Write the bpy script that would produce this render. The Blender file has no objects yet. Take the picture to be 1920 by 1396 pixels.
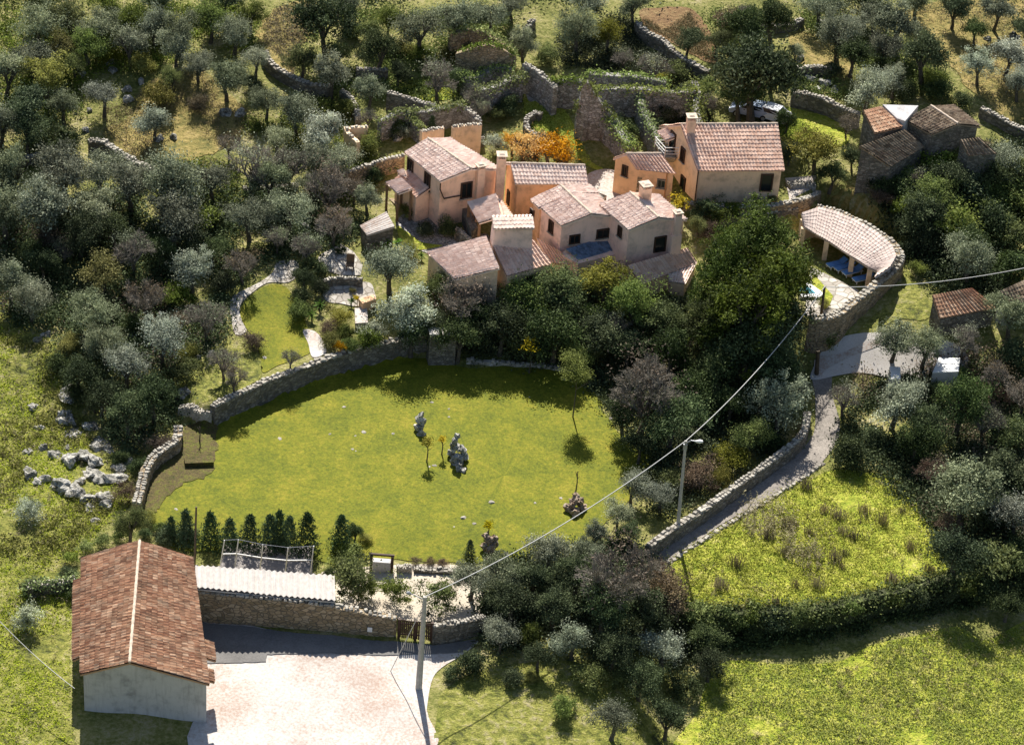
import bpy, math, random
import numpy as np
from mathutils import Vector, Matrix
from mathutils.geometry import delaunay_2d_cdt
R = math.radians
rnd = random.Random(7)
nr = np.random.default_rng(11)
scn = bpy.context.scene
col = scn.collection

# ------------------------------------------------------------------ camera
FPX, TH, RO = 5000.0, R(34), R(4.5)
CAM = np.array([0.0, -172.0, 126.0])
_f = np.array([0, math.cos(TH), -math.sin(TH)]); _r = np.array([1.0, 0, 0]); _u = np.array([0, math.sin(TH), math.cos(TH)])
_R = math.cos(RO)*_r + math.sin(RO)*_u; _U = -math.sin(RO)*_r + math.cos(RO)*_u
cd = bpy.data.cameras.new("camera"); cam = bpy.data.objects.new("camera", cd); col.objects.link(cam)
cam.matrix_world = Matrix(((_R[0], _U[0], -_f[0], CAM[0]), (_R[1], _U[1], -_f[1], CAM[1]), (_R[2], _U[2], -_f[2], CAM[2]), (0, 0, 0, 1)))
cd.sensor_width = 36; cd.lens = 36*FPX/1920; cd.clip_start = 1; cd.clip_end = 6000
scn.camera = cam
# ------------------------------------------------------------------ light
SUN_EL, SUN_AZ = R(45), R(-9)            # azimuth from +Y, negative = left of the view
w = bpy.data.worlds.new("World"); scn.world = w; w.use_nodes = True
nt = w.node_tree; bg = nt.nodes["Background"]
sky = nt.nodes.new("ShaderNodeTexSky"); sky.sky_type = 'NISHITA'; sky.sun_disc = False
sky.sun_elevation = SUN_EL; sky.sun_rotation = SUN_AZ
nt.links.new(sky.outputs[0], bg.inputs[0]); bg.inputs[1].default_value = 0.062
sd = bpy.data.lights.new("sun", 'SUN'); sun = bpy.data.objects.new("sun", sd); col.objects.link(sun)
sd.energy = 5.0; sd.angle = R(0.5); sd.color = (1.0, 0.955, 0.87)
tosun = Vector((math.sin(SUN_AZ)*math.cos(SUN_EL), math.cos(SUN_AZ)*math.cos(SUN_EL), math.sin(SUN_EL)))
sun.rotation_euler = tosun.to_track_quat('Z', 'Y').to_euler()
sun.location = (-40, 60, 90)
vs = scn.view_settings; vs.view_transform = 'Standard'; vs.look = 'None'; vs.gamma = 1; vs.use_curve_mapping = False
vs.exposure = 0.98
scn.render.engine = 'CYCLES'
scn.cycles.max_bounces = 5; scn.cycles.diffuse_bounces = 4; scn.cycles.transmission_bounces = 3; scn.cycles.glossy_bounces = 2

# ------------------------------------------------------------------ pixel -> place
def ray(px, py):
    return _f + _R*((px-960)/FPX) - _U*((py-698)/FPX)
def P(px, py, z):
    d = ray(px, py); t = (z-CAM[2])/d[2]; p = CAM+d*t
    return Vector((p[0], p[1], z))
def onplane(px, py, a, b):                 # the ray meets the vertical plane through a, b
    d = ray(px, py); n = np.array([-(b.y-a.y), b.x-a.x, 0.0])
    t = np.dot(n, np.array(a[:])-CAM)/np.dot(n, d); p = CAM+d*t
    return Vector(p)

# ------------------------------------------------------------------ terrain
def sstep(t): t = np.clip(t, 0, 1); return t*t*(3-2*t)
wall_px = [(398,760),(430,744),(470,727),(500,712),(560,690),(620,668),(680,650),(740,637),(800,628),(862,640)]
WL = [P(x, y, 2.0) for x, y in wall_px]
ivy_px = [(1275,1150),(1340,1152),(1420,1150),(1500,1148),(1560,1140),(1620,1128),(1700,1110),(1760,1095),(1830,1085),(1925,1070)]
IV = [P(x, y, -0.6) for x, y in ivy_px]
def vnoise(x, y, s, seed):
    r = np.random.default_rng(seed); g = r.random((64, 64))
    xx = (x/s) % 64; yy = (y/s) % 64
    i = np.floor(xx).astype(int); j = np.floor(yy).astype(int); fx = sstep(xx-i); fy = sstep(yy-j)
    i1 = (i+1) % 64; j1 = (j+1) % 64; i = i % 64; j = j % 64
    return (g[i, j]*(1-fx)+g[i1, j]*fx)*(1-fy)+(g[i, j1]*(1-fx)+g[i1, j1]*fx)*fy-0.5
def inpoly(x, y, poly):
    c = np.zeros(np.shape(x), bool); n = len(poly)
    for k in range(n):
        x1, y1 = poly[k][0], poly[k][1]; x2, y2 = poly[(k+1) % n][0], poly[(k+1) % n][1]
        if y1 == y2: continue
        c ^= ((y1 > y) != (y2 > y)) & (x < (x2-x1)*(y-y1)/(y2-y1)+x1)
    return c
def dpoly(x, y, poly):
    d = np.full(np.shape(x), 1e9); n = len(poly)
    for k in range(n):
        ax, ay = poly[k][0], poly[k][1]; bx, by = poly[(k+1) % n][0]-ax, poly[(k+1) % n][1]-ay
        t = np.clip(((x-ax)*bx+(y-ay)*by)/(bx*bx+by*by+1e-9), 0, 1)
        d = np.minimum(d, np.hypot(x-ax-t*bx, y-ay-t*by))
    return d
def base(x, y):
    y0 = 15.0
    h = 0.13*np.where(y > y0+4, y-y0, np.where(y < y0-4, 0, (np.clip(y-y0+4, 0, 8)**2)/16))
    h = np.where(y > 110, h-0.10*(np.maximum(y, 110)-110), h)
    h = h+0.05*np.minimum(y+8, 0)*(y > -60)+np.where(y <= -60, -2.6, 0)
    wy = np.interp(x, [p.x for p in WL], [p.y for p in WL])
    sharp = (x > WL[0].x-0.3) & (x < WL[-1].x)
    left = sstep((y-wy+2)/9); right = sstep((y-wy-0.5)/6)
    s = np.where(sharp, sstep((y-wy+0.2)/0.4), np.where(x < 0, left, right))
    k = sstep((x-(WL[0].x-6))/5.7)
    s = np.where(x < WL[0].x-0.3, left*(1-k)+sstep((y-wy+0.3*k)/(9-8.4*k))*k, s)
    h = h+1.7*s
    iy = np.interp(x, [p.x for p in IV], [p.y for p in IV])
    si = sstep((iy+0.2-y)/0.4)
    m = sstep((x-(IV[0].x-5))/5)*(1-sstep((x-IV[-1].x-2)/10))
    h = h-2.2*si*m
    # undulation away from the garden
    u = vnoise(x+300, y+300, 9, 1)*1.0+vnoise(x+300, y+300, 3, 2)*0.3
    a = sstep((np.hypot((x+2)/30, (y-2)/17)-1)/0.5)
    return h+u*a*0.8
GX = np.concatenate([np.linspace(-1500, -80, 24)[:-1], np.arange(-80, 80.01, 0.5), np.linspace(80, 1500, 24)[1:]])
GY = np.concatenate([np.linspace(-900, -60, 14)[:-1], np.arange(-60, 110.01, 0.5), np.linspace(110, 3000, 30)[1:]])
XX, YY = np.meshgrid(GX, GY, indexing='ij')
HZ = base(XX, YY)
def H(x, y):
    i = min(max(int(np.searchsorted(GX, x))-1, 0), len(GX)-2); j = min(max(int(np.searchsorted(GY, y))-1, 0), len(GY)-2)
    fx = (x-GX[i])/(GX[i+1]-GX[i]); fy = (y-GY[j])/(GY[j+1]-GY[j])
    return float((HZ[i, j]*(1-fx)+HZ[i+1, j]*fx)*(1-fy)+(HZ[i, j+1]*(1-fx)+HZ[i+1, j+1]*fx)*fy)
def Hv(x, y):
    i = np.clip(np.searchsorted(GX, x)-1, 0, len(GX)-2); j = np.clip(np.searchsorted(GY, y)-1, 0, len(GY)-2)
    fx = (x-GX[i])/(GX[i+1]-GX[i]); fy = (y-GY[j])/(GY[j+1]-GY[j])
    return (HZ[i, j]*(1-fx)+HZ[i+1, j]*fx)*(1-fy)+(HZ[i, j+1]*(1-fx)+HZ[i+1, j+1]*fx)*fy
def G(px, py, h=0.0):
    """where the ray of this pixel comes down to h above the ground"""
    d = ray(px, py); t0 = (22-CAM[2])/d[2]; st = 0.6; t = t0
    for _ in range(400):
        p = CAM+d*t
        if p[2] <= H(p[0], p[1])+h: break
        t += st
    a, b = t-st, t
    for _ in range(12):
        m = (a+b)/2; p = CAM+d*m
        if p[2] <= H(p[0], p[1])+h: b = m
        else: a = m
    p = CAM+d*b
    return Vector((p[0], p[1], p[2]))
def pad(pxpoly, dz, fall=0.5, z=None):
    pts = [G(*q) for q in pxpoly]
    zc = (sum(p.z for p in pts)/len(pts) if z is None else z)+dz
    poly = [P(q[0], q[1], zc) for q in pxpoly]
    ins = inpoly(XX, YY, poly); d = dpoly(XX, YY, poly)
    m = np.where(ins, 1.0, sstep(1-d/fall))
    HZ[:] = HZ*(1-m)+zc*m
    return zc
POOL_PX = [(1500,425),(1540,388),(1600,410),(1650,440),(1690,478),(1680,520),(1640,550),(1600,578),(1560,604),(1500,596)]
zpool = pad(POOL_PX, 0.0, 0.8, z=G(1565, 640).z+1.15)
zjter = pad([(1290,330),(1300,395),(1400,400),(1480,392),(1530,375),(1500,320)], 0.3, 1.0)

# ------------------------------------------------------------------ materials
def mat(name, rough=0.85):
    m = bpy.data.materials.new(name); m.use_nodes = True
    m.node_tree.nodes["Principled BSDF"].inputs["Roughness"].default_value = rough
    m.node_tree.nodes["Principled BSDF"].inputs["Specular IOR Level"].default_value = 0.25
    return m, m.node_tree, m.node_tree.nodes["Principled BSDF"]
def N(t, typ, **kw):
    n = t.nodes.new(typ)
    for k, v in kw.items(): setattr(n, k, v)
    return n
def noise(t, scale, detail=5, rough=0.6, vec=None):
    n = N(t, "ShaderNodeTexNoise"); n.inputs["Scale"].default_value = scale; n.inputs["Detail"].default_value = detail
    n.inputs["Roughness"].default_value = rough
    if vec: t.links.new(vec, n.inputs["Vector"])
    return n.outputs["Fac"]
def ramp(t, fac, stops):
    r = N(t, "ShaderNodeValToRGB"); e = r.color_ramp.elements
    while len(e) < len(stops): e.new(0.5)
    for k, (p, c) in enumerate(stops): e[k].position = p; e[k].color = (*c, 1)
    t.links.new(fac, r.inputs[0]); return r.outputs[0]
def mixc(t, f, a, b, mode='MIX'):
    m = N(t, "ShaderNodeMix", data_type='RGBA', blend_type=mode)
    if isinstance(f, float): m.inputs[0].default_value = f
    else: t.links.new(f, m.inputs[0])
    for s, v in ((6, a), (7, b)):
        if isinstance(v, tuple): m.inputs[s].default_value = (*v, 1)
        else: t.links.new(v, m.inputs[s])
    return m.outputs[2]
def bump(t, bs, hgt, strength=0.5, dist=0.1):
    b = N(t, "ShaderNodeBump"); b.inputs["Strength"].default_value = strength; b.inputs["Distance"].default_value = dist
    t.links.new(hgt, b.inputs["Height"]); t.links.new(b.outputs[0], bs.inputs["Normal"])
def geo(t): return N(t, "ShaderNodeNewGeometry").outputs["Position"]
def m_noise(name, stops, scale=0.5, fine=6.0, bs=0.5, bd=0.08, rough=0.9, fmix=0.5, grain=0.0):
    m, t, b = mat(name, rough); p = geo(t)
    a = noise(t, scale, 6, 0.65, p); f = noise(t, fine, 4, 0.7, p)
    mx = N(t, "ShaderNodeMath", operation='MULTIPLY_ADD'); mx.inputs[1].default_value = 1-fmix
    t.links.new(a, mx.inputs[0])
    m2 = N(t, "ShaderNodeMath", operation='MULTIPLY'); m2.inputs[1].default_value = fmix; t.links.new(f, m2.inputs[0])
    t.links.new(m2.outputs[0], mx.inputs[2])
    cc = ramp(t, mx.outputs[0], stops)
    if grain:
        g = noise(t, 9.0, 3, 0.8, p); k = ramp(t, g, [(0.36, (1-grain,)*3), (0.64, (1, 1, 1))]); cc = mixc(t, 1.0, cc, k, 'MULTIPLY')
        g = noise(t, 1.4, 4, 0.7, p); k = ramp(t, g, [(0.30, (1-grain*.7, 1-grain*.5, 1-grain)), (0.52, (1, 1, 1))]); cc = mixc(t, 1.0, cc, k, 'MULTIPLY')
    t.links.new(cc, b.inputs["Base Color"])
    bump(t, b, f, bs, bd); return m
def m_flat(name, c, rough=0.7, var=0.15, metal=0):
    m, t, b = mat(name, rough); n = noise(t, 3.0, 5, 0.6, geo(t))
    lo = tuple(v*(1-var) for v in c); hi = tuple(min(1, v*(1+var)) for v in c)
    t.links.new(ramp(t, n, [(0.3, lo), (0.7, hi)]), b.inputs["Base Color"]); b.inputs["Metallic"].default_value = metal
    return m
def m_stone(name, cols, sx=2.6, mort=(0.12, 0.10, 0.08), mw=0.05, bs=0.8):
    m, t, b = mat(name, 0.95); p = geo(t)
    mp = N(t, "ShaderNodeMapping"); mp.inputs["Scale"].default_value = (sx, sx, sx*1.8); t.links.new(p, mp.inputs[0])
    v = N(t, "ShaderNodeTexVoronoi"); v.inputs["Scale"].default_value = 1; t.links.new(mp.outputs[0], v.inputs["Vector"])
    sp = N(t, "ShaderNodeSeparateColor"); t.links.new(v.outputs["Color"], sp.inputs[0])
    c = ramp(t, sp.outputs[0], [(k/(len(cols)-1), q) for k, q in enumerate(cols)])
    e = N(t, "ShaderNodeTexVoronoi", feature='DISTANCE_TO_EDGE'); e.inputs["Scale"].default_value = 1; t.links.new(mp.outputs[0], e.inputs["Vector"])
    k = ramp(t, e.outputs["Distance"], [(0.0, (0, 0, 0)), (mw*2, (1, 1, 1))])
    c = mixc(t, k, mort, c)
    n = noise(t, 0.7, 4, 0.6, p); c = mixc(t, ramp(t, n, [(0.35, (0, 0, 0)), (0.65, (0.6, 0.6, 0.6))]), c, mixc(t, 0.5, c, (0.10, 0.10, 0.07)))
    t.links.new(c, b.inputs["Base Color"]); bump(t, b, k, bs, 0.06); return m
def m_plaster(name, c, stain=0.18):
    m, t, b = mat(name, 0.9); p = geo(t)
    a = noise(t, 0.9, 6, 0.65, p); mp = N(t, "ShaderNodeMapping"); mp.inputs["Scale"].default_value = (3, 3, 0.35); t.links.new(p, mp.inputs[0])
    s = noise(t, 1.2, 5, 0.7, mp.outputs[0])
    d = tuple(v*0.62 for v in c); l = tuple(min(1, v*1.12) for v in c)
    cc = ramp(t, a, [(0.3, d), (0.5, c), (0.75, l)])
    cc = mixc(t, ramp(t, s, [(0.5, (0, 0, 0)), (0.75, (stain,)*3)]), cc, (c[0]*0.45, c[1]*0.42, c[2]*0.40))
    t.links.new(cc, b.inputs["Base Color"]); bump(t, b, noise(t, 9, 4, 0.7, p), 0.35, 0.03); return m
def m_tile(name, cols, pu=0.28, pv=0.42, moss=0.3):
    m, t, b = mat(name, 0.85); uv = N(t, "ShaderNodeUVMap").outputs[0]
    sx = N(t, "ShaderNodeSeparateXYZ"); t.links.new(uv, sx.inputs[0])
    cb = N(t, "ShaderNodeCombineXYZ")
    for k, (o, pp) in enumerate((("X", pu), ("Y", pv))):
        d = N(t, "ShaderNodeMath", operation='DIVIDE'); d.inputs[1].default_value = pp; t.links.new(sx.outputs[o], d.inputs[0])
        f = N(t, "ShaderNodeMath", operation='FLOOR'); t.links.new(d.outputs[0], f.inputs[0]); t.links.new(f.outputs[0], cb.inputs[k])
    wn = N(t, "ShaderNodeTexWhiteNoise", noise_dimensions='3D'); t.links.new(cb.outputs[0], wn.inputs["Vector"])
    c = ramp(t, wn.outputs["Value"], [(k/(len(cols)-1), q) for k, q in enumerate(cols)])
    p = geo(t); n = noise(t, 0.8, 6, 0.7, p)
    c = mixc(t, ramp(t, n, [(0.42, (0, 0, 0)), (0.72, (moss,)*3)]), c, (0.10, 0.085, 0.06))
    t.links.new(c, b.inputs["Base Color"]); bump(t, b, noise(t, 14, 3, 0.6, p), 0.3, 0.02); return m
def m_leaf(name, dark, light, trans=0.3, rough=0.5, rv=0.35):
    m, t, b = mat(name, rough); b.inputs["Specular IOR Level"].default_value = 0.12; b.inputs["Roughness"].default_value = 0.75
    at = N(t, "ShaderNodeAttribute", attribute_name="tint"); oi = N(t, "ShaderNodeObjectInfo")
    c = ramp(t, at.outputs["Fac"], [(0.0, dark), (1.0, light)])
    hsv = N(t, "ShaderNodeHueSaturation"); t.links.new(c, hsv.inputs["Color"])
    for sk, lo, hi in (("Hue", 0.485, 0.515), ("Saturation", 0.8, 1.15), ("Value", 1-rv, 1+rv)):
        wn = N(t, "ShaderNodeMath", operation='MULTIPLY'); wn.inputs[1].default_value = {"Hue": 7.31, "Saturation": 3.77, "Value": 1.0}[sk]
        t.links.new(oi.outputs["Random"], wn.inputs[0])
        fr = N(t, "ShaderNodeMath", operation='FRACT'); t.links.new(wn.outputs[0], fr.inputs[0])
        mr = N(t, "ShaderNodeMapRange"); mr.inputs[3].default_value = lo; mr.inputs[4].default_value = hi
        t.links.new(fr.outputs[0], mr.inputs[0]); t.links.new(mr.outputs[0], hsv.inputs[sk])
    t.links.new(hsv.outputs[0], b.inputs["Base Color"])
    tr = N(t, "ShaderNodeBsdfTranslucent"); t.links.new(hsv.outputs[0], tr.inputs[0])
    mx = N(t, "ShaderNodeMixShader"); mx.inputs[0].default_value = trans
    out = t.nodes["Material Output"]; t.links.new(b.outputs[0], mx.inputs[1]); t.links.new(tr.outputs[0], mx.inputs[2]); t.links.new(mx.outputs[0], out.inputs[0])
    return m
M = {}
M['ground'] = m_noise('hillside_ground', [(0.32, (0.05, 0.055, 0.015)), (0.45, (0.14, 0.15, 0.03)), (0.54, (0.25, 0.23, 0.075)), (0.64, (0.36, 0.31, 0.17))], 0.28, 3.0, 0.9, 0.25)
M['lawn'] = m_noise('lawn_grass', [(0.36, (0.10, 0.12, 0.006)), (0.46, (0.155, 0.17, 0.008)), (0.53, (0.20, 0.20, 0.010)), (0.64, (0.29, 0.25, 0.022))], 0.28, 3.2, 0.8, 0.06, fmix=0.45, grain=0.45)
M['rough'] = m_noise('rough_pasture', [(0.34, (0.05, 0.055, 0.02)), (0.45, (0.17, 0.18, 0.03)), (0.54, (0.30, 0.29, 0.06)), (0.66, (0.38, 0.33, 0.17))], 0.45, 1.8, 1.0, 0.3, grain=0.5)
M['worn'] = m_noise('worn_turf', [(0.38, (0.06, 0.065, 0.012)), (0.48, (0.12, 0.085, 0.035)), (0.56, (0.13, 0.13, 0.02)), (0.66, (0.17, 0.15, 0.04))], 0.6, 4.0, 0.9, 0.1, grain=0.5)
M['field'] = m_noise('meadow_grass', [(0.34, (0.14, 0.19, 0.014)), (0.45, (0.32, 0.37, 0.03)), (0.54, (0.46, 0.46, 0.06)), (0.66, (0.52, 0.46, 0.18))], 0.7, 1.9, 1.0, 0.35, grain=0.5)
M['hillgrass'] = m_noise('dry_hill_grass', [(0.32, (0.08, 0.085, 0.02)), (0.46, (0.20, 0.165, 0.045)), (0.58, (0.31, 0.235, 0.08)), (0.7, (0.38, 0.29, 0.13))], 0.5, 2.0, 1.0, 0.25)
M['brownfield'] = m_noise('brown_field', [(0.32, (0.11, 0.06, 0.03)), (0.5, (0.21, 0.125, 0.055)), (0.68, (0.28, 0.20, 0.09))], 0.6, 3.0, 1.0, 0.2)
M['gravel'] = m_noise('pale_gravel', [(0.35, (0.36, 0.30, 0.23)), (0.5, (0.50, 0.43, 0.34)), (0.65, (0.60, 0.54, 0.45))], 0.4, 9, 0.6, 0.05)
M['concrete'] = m_noise('bright_concrete', [(0.36, (0.34, 0.24, 0.19)), (0.44, (0.40, 0.32, 0.27)), (0.52, (0.48, 0.44, 0.40)), (0.65, (0.58, 0.55, 0.52))], 0.16, 5, 0.3, 0.03)
M['pinkgravel'] = m_noise('pinkish_earth', [(0.3, (0.40, 0.28, 0.21)), (0.5, (0.52, 0.41, 0.34)), (0.65, (0.62, 0.56, 0.50))], 0.35, 5, 0.4, 0.04)
M['asphalt'] = m_noise('worn_lane', [(0.35, (0.44, 0.40, 0.36)), (0.55, (0.56, 0.52, 0.48)), (0.7, (0.64, 0.60, 0.55))], 0.6, 8, 0.4, 0.03)
M['shadowroad'] = m_noise('shadow_road', [(0.35, (0.11, 0.105, 0.10)), (0.6, (0.19, 0.18, 0.17))], 0.5, 7, 0.4, 0.03)  # asphalt tone that also carries the yard wall's shadow
M['lane'] = m_noise('worn_brown_lane', [(0.36, (0.13, 0.115, 0.10)), (0.5, (0.22, 0.195, 0.17)), (0.64, (0.34, 0.30, 0.26))], 0.6, 6, 0.5, 0.04)
M['cobble'] = m_stone('cobbled_lane', [(0.20, 0.19, 0.18), (0.34, 0.32, 0.30), (0.46, 0.43, 0.40)], 3.5)
M['flag'] = m_stone('flagstone', [(0.36, 0.32, 0.28), (0.48, 0.44, 0.39), (0.58, 0.53, 0.47)], 1.3, (0.2, 0.17, 0.13), 0.04, 0.4)
M['drystone'] = m_stone('dry_stone', [(0.11, 0.10, 0.085), (0.19, 0.17, 0.145), (0.30, 0.27, 0.225)])
M['mossy'] = m_noise('mossy_masonry', [(0.35, (0.02, 0.028, 0.010)), (0.5, (0.05, 0.06, 0.02)), (0.68, (0.13, 0.125, 0.09))], 1.2, 6, 1.0, 0.12)
M['greystone'] = m_stone('grey_ruin_stone', [(0.20, 0.19, 0.17), (0.32, 0.30, 0.28), (0.44, 0.42, 0.39)])
M['ochrestone'] = m_stone('ochre_stone', [(0.26, 0.19, 0.11), (0.38, 0.28, 0.17), (0.46, 0.36, 0.24)], 2.2)
M['cap'] = m_noise('coping_stone', [(0.36, (0.13, 0.12, 0.10)), (0.5, (0.34, 0.31, 0.26)), (0.64, (0.56, 0.52, 0.45))], 1.2, 8, 0.6, 0.05)
M['rock'] = m_noise('limestone', [(0.40, (0.06, 0.06, 0.05)), (0.48, (0.24, 0.23, 0.20)), (0.58, (0.56, 0.53, 0.47))], 0.9, 4, 1.0, 0.2)
M['redrock'] = m_noise('reddish_rock', [(0.32, (0.16, 0.10, 0.07)), (0.5, (0.34, 0.25, 0.18)), (0.66, (0.52, 0.45, 0.36))], 1.5, 5, 1.0, 0.15)
M['tile_pale'] = m_tile('pale_tile', [(0.72, 0.54, 0.45), (0.78, 0.61, 0.52), (0.84, 0.68, 0.59), (0.74, 0.56, 0.47)], 0.36, moss=0.15)
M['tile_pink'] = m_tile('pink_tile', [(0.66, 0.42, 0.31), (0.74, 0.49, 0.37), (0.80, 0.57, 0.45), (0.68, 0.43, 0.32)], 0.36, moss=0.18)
M['tile_dusty'] = m_tile('dusty_tile', [(0.46, 0.37, 0.33), (0.52, 0.42, 0.37), (0.57, 0.47, 0.42), (0.48, 0.38, 0.34)], 0.32, moss=0.3)
M['tile_red'] = m_tile('red_tile', [(0.38, 0.21, 0.125), (0.45, 0.25, 0.15), (0.42, 0.23, 0.14), (0.49, 0.29, 0.175), (0.58, 0.40, 0.27), (0.43, 0.24, 0.145)], 0.32, 0.42, 0.55)
M['tile_old'] = m_tile('old_tile', [(0.12, 0.08, 0.05), (0.24, 0.17, 0.11), (0.34, 0.26, 0.18), (0.17, 0.11, 0.075)], 0.36, 0.42, 0.6)
M['ridge'] = m_flat('ridge_mortar', (0.52, 0.42, 0.33), 0.9, 0.25)
M['orange'] = m_plaster('orange_plaster', (0.77, 0.48, 0.28))
M['peach'] = m_plaster('peach_plaster', (0.86, 0.58, 0.42))
M['pinkwall'] = m_plaster('pale_pink_plaster', (0.86, 0.62, 0.52))
M['tan'] = m_plaster('tan_plaster', (0.76, 0.56, 0.38))
M['greywall'] = m_plaster('grey_plaster', (0.50, 0.48, 0.47), 0.5)
M['woodd'] = m_flat('dark_wood', (0.055, 0.03, 0.02), 0.7, 0.3)
M['pole_wood'] = m_flat('pole_wood', (0.10, 0.075, 0.05), 0.8, 0.3)
M['woodm'] = m_flat('brown_wood', (0.20, 0.12, 0.07), 0.7, 0.3)
M['bark'] = m_noise('bark', [(0.35, (0.05, 0.04, 0.03)), (0.6, (0.13, 0.11, 0.085))], 2, 10, 0.8, 0.05)
M['twig'] = m_noise('twig_bark', [(0.35, (0.15, 0.13, 0.105)), (0.6, (0.28, 0.25, 0.205))], 2, 10, 0.3, 0.02)
M['twigred'] = m_noise('red_twig_bark', [(0.35, (0.15, 0.095, 0.065)), (0.6, (0.26, 0.18, 0.13))], 2, 10, 0.3, 0.02)
M['glass'] = m_flat('dark_glass', (0.012, 0.018, 0.02), 0.15, 0.1)
M['bluegl'] = m_flat('blue_glass_roof', (0.13, 0.19, 0.28), 0.35, 0.5)
M['white'] = m_flat('white_paint', (0.75, 0.74, 0.72), 0.5, 0.06)
M['whitemetal'] = m_flat('pale_sheet', (0.52, 0.48, 0.44), 0.6, 0.15)
M['concpole'] = m_flat('concrete_pole', (0.42, 0.39, 0.35), 0.85, 0.15)
M['greymetal'] = m_flat('grey_metal', (0.30, 0.31, 0.33), 0.45, 0.1, 0.3)
M['wire'] = m_flat('pale_cable', (0.42, 0.41, 0.39), 0.6, 0.05)
M['blue'] = m_flat('blue_cushion', (0.12, 0.26, 0.52), 0.8, 0.2)
M['water'] = m_flat('pool_water', (0.08, 0.28, 0.34), 0.08, 0.15)
M['terracotta'] = m_flat('terracotta', (0.50, 0.22, 0.08), 0.85, 0.2)
M['net'] = m_noise('grey_slab', [(0.35, (0.20, 0.18, 0.17)), (0.65, (0.32, 0.29, 0.27))], 0.8, 8, 0.3, 0.02)
M['carblue'] = m_flat('pale_blue_paint', (0.35, 0.42, 0.55), 0.25, 0.05)
M['carwhite'] = m_flat('white_car_paint', (0.75, 0.76, 0.78), 0.2, 0.03)
M['tyre'] = m_flat('black_rubber', (0.02, 0.02, 0.02), 0.8, 0.1)
M['L_olive'] = m_leaf('olive_leaf', (0.035, 0.045, 0.022), (0.41, 0.44, 0.275), 0.25, 0.45)
M['L_silver'] = m_leaf('silver_leaf', (0.05, 0.06, 0.038), (0.58, 0.62, 0.45), 0.25, 0.42)
M['L_green'] = m_leaf('green_leaf', (0.022, 0.036, 0.010), (0.26, 0.31, 0.08), 0.3)
M['L_yel'] = m_leaf('yellow_green_leaf', (0.08, 0.085, 0.018), (0.34, 0.32, 0.08), 0.35)
M['L_dark'] = m_leaf('dark_leaf', (0.015, 0.028, 0.012), (0.13, 0.165, 0.065), 0.2, 0.4)
M['L_laurel'] = m_leaf('laurel_leaf', (0.010, 0.022, 0.005), (0.125, 0.165, 0.026), 0.25, 0.45, 0.1)
M['L_orange'] = m_leaf('autumn_leaf', (0.22, 0.08, 0.015), (0.78, 0.44, 0.07), 0.35)
M['L_gold'] = m_leaf('golden_leaf', (0.25, 0.22, 0.02), (0.60, 0.50, 0.04), 0.4)
M['L_rust'] = m_leaf('rust_leaf', (0.06, 0.045, 0.03), (0.27, 0.205, 0.13), 0.25)
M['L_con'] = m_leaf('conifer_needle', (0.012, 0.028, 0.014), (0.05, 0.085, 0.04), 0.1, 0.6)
M['L_palm'] = m_leaf('palm_frond', (0.04, 0.09, 0.01), (0.16, 0.28, 0.03), 0.3)
M['L_ivy'] = m_leaf('ivy_leaf', (0.04, 0.065, 0.012), (0.30, 0.36, 0.10), 0.3, 0.4)
M['L_grass'] = m_leaf('grass_blade', (0.14, 0.19, 0.02), (0.50, 0.54, 0.10), 0.4)
M['L_dry'] = m_leaf('dry_stem', (0.12, 0.10, 0.05), (0.36, 0.30, 0.18), 0.2)

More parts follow.
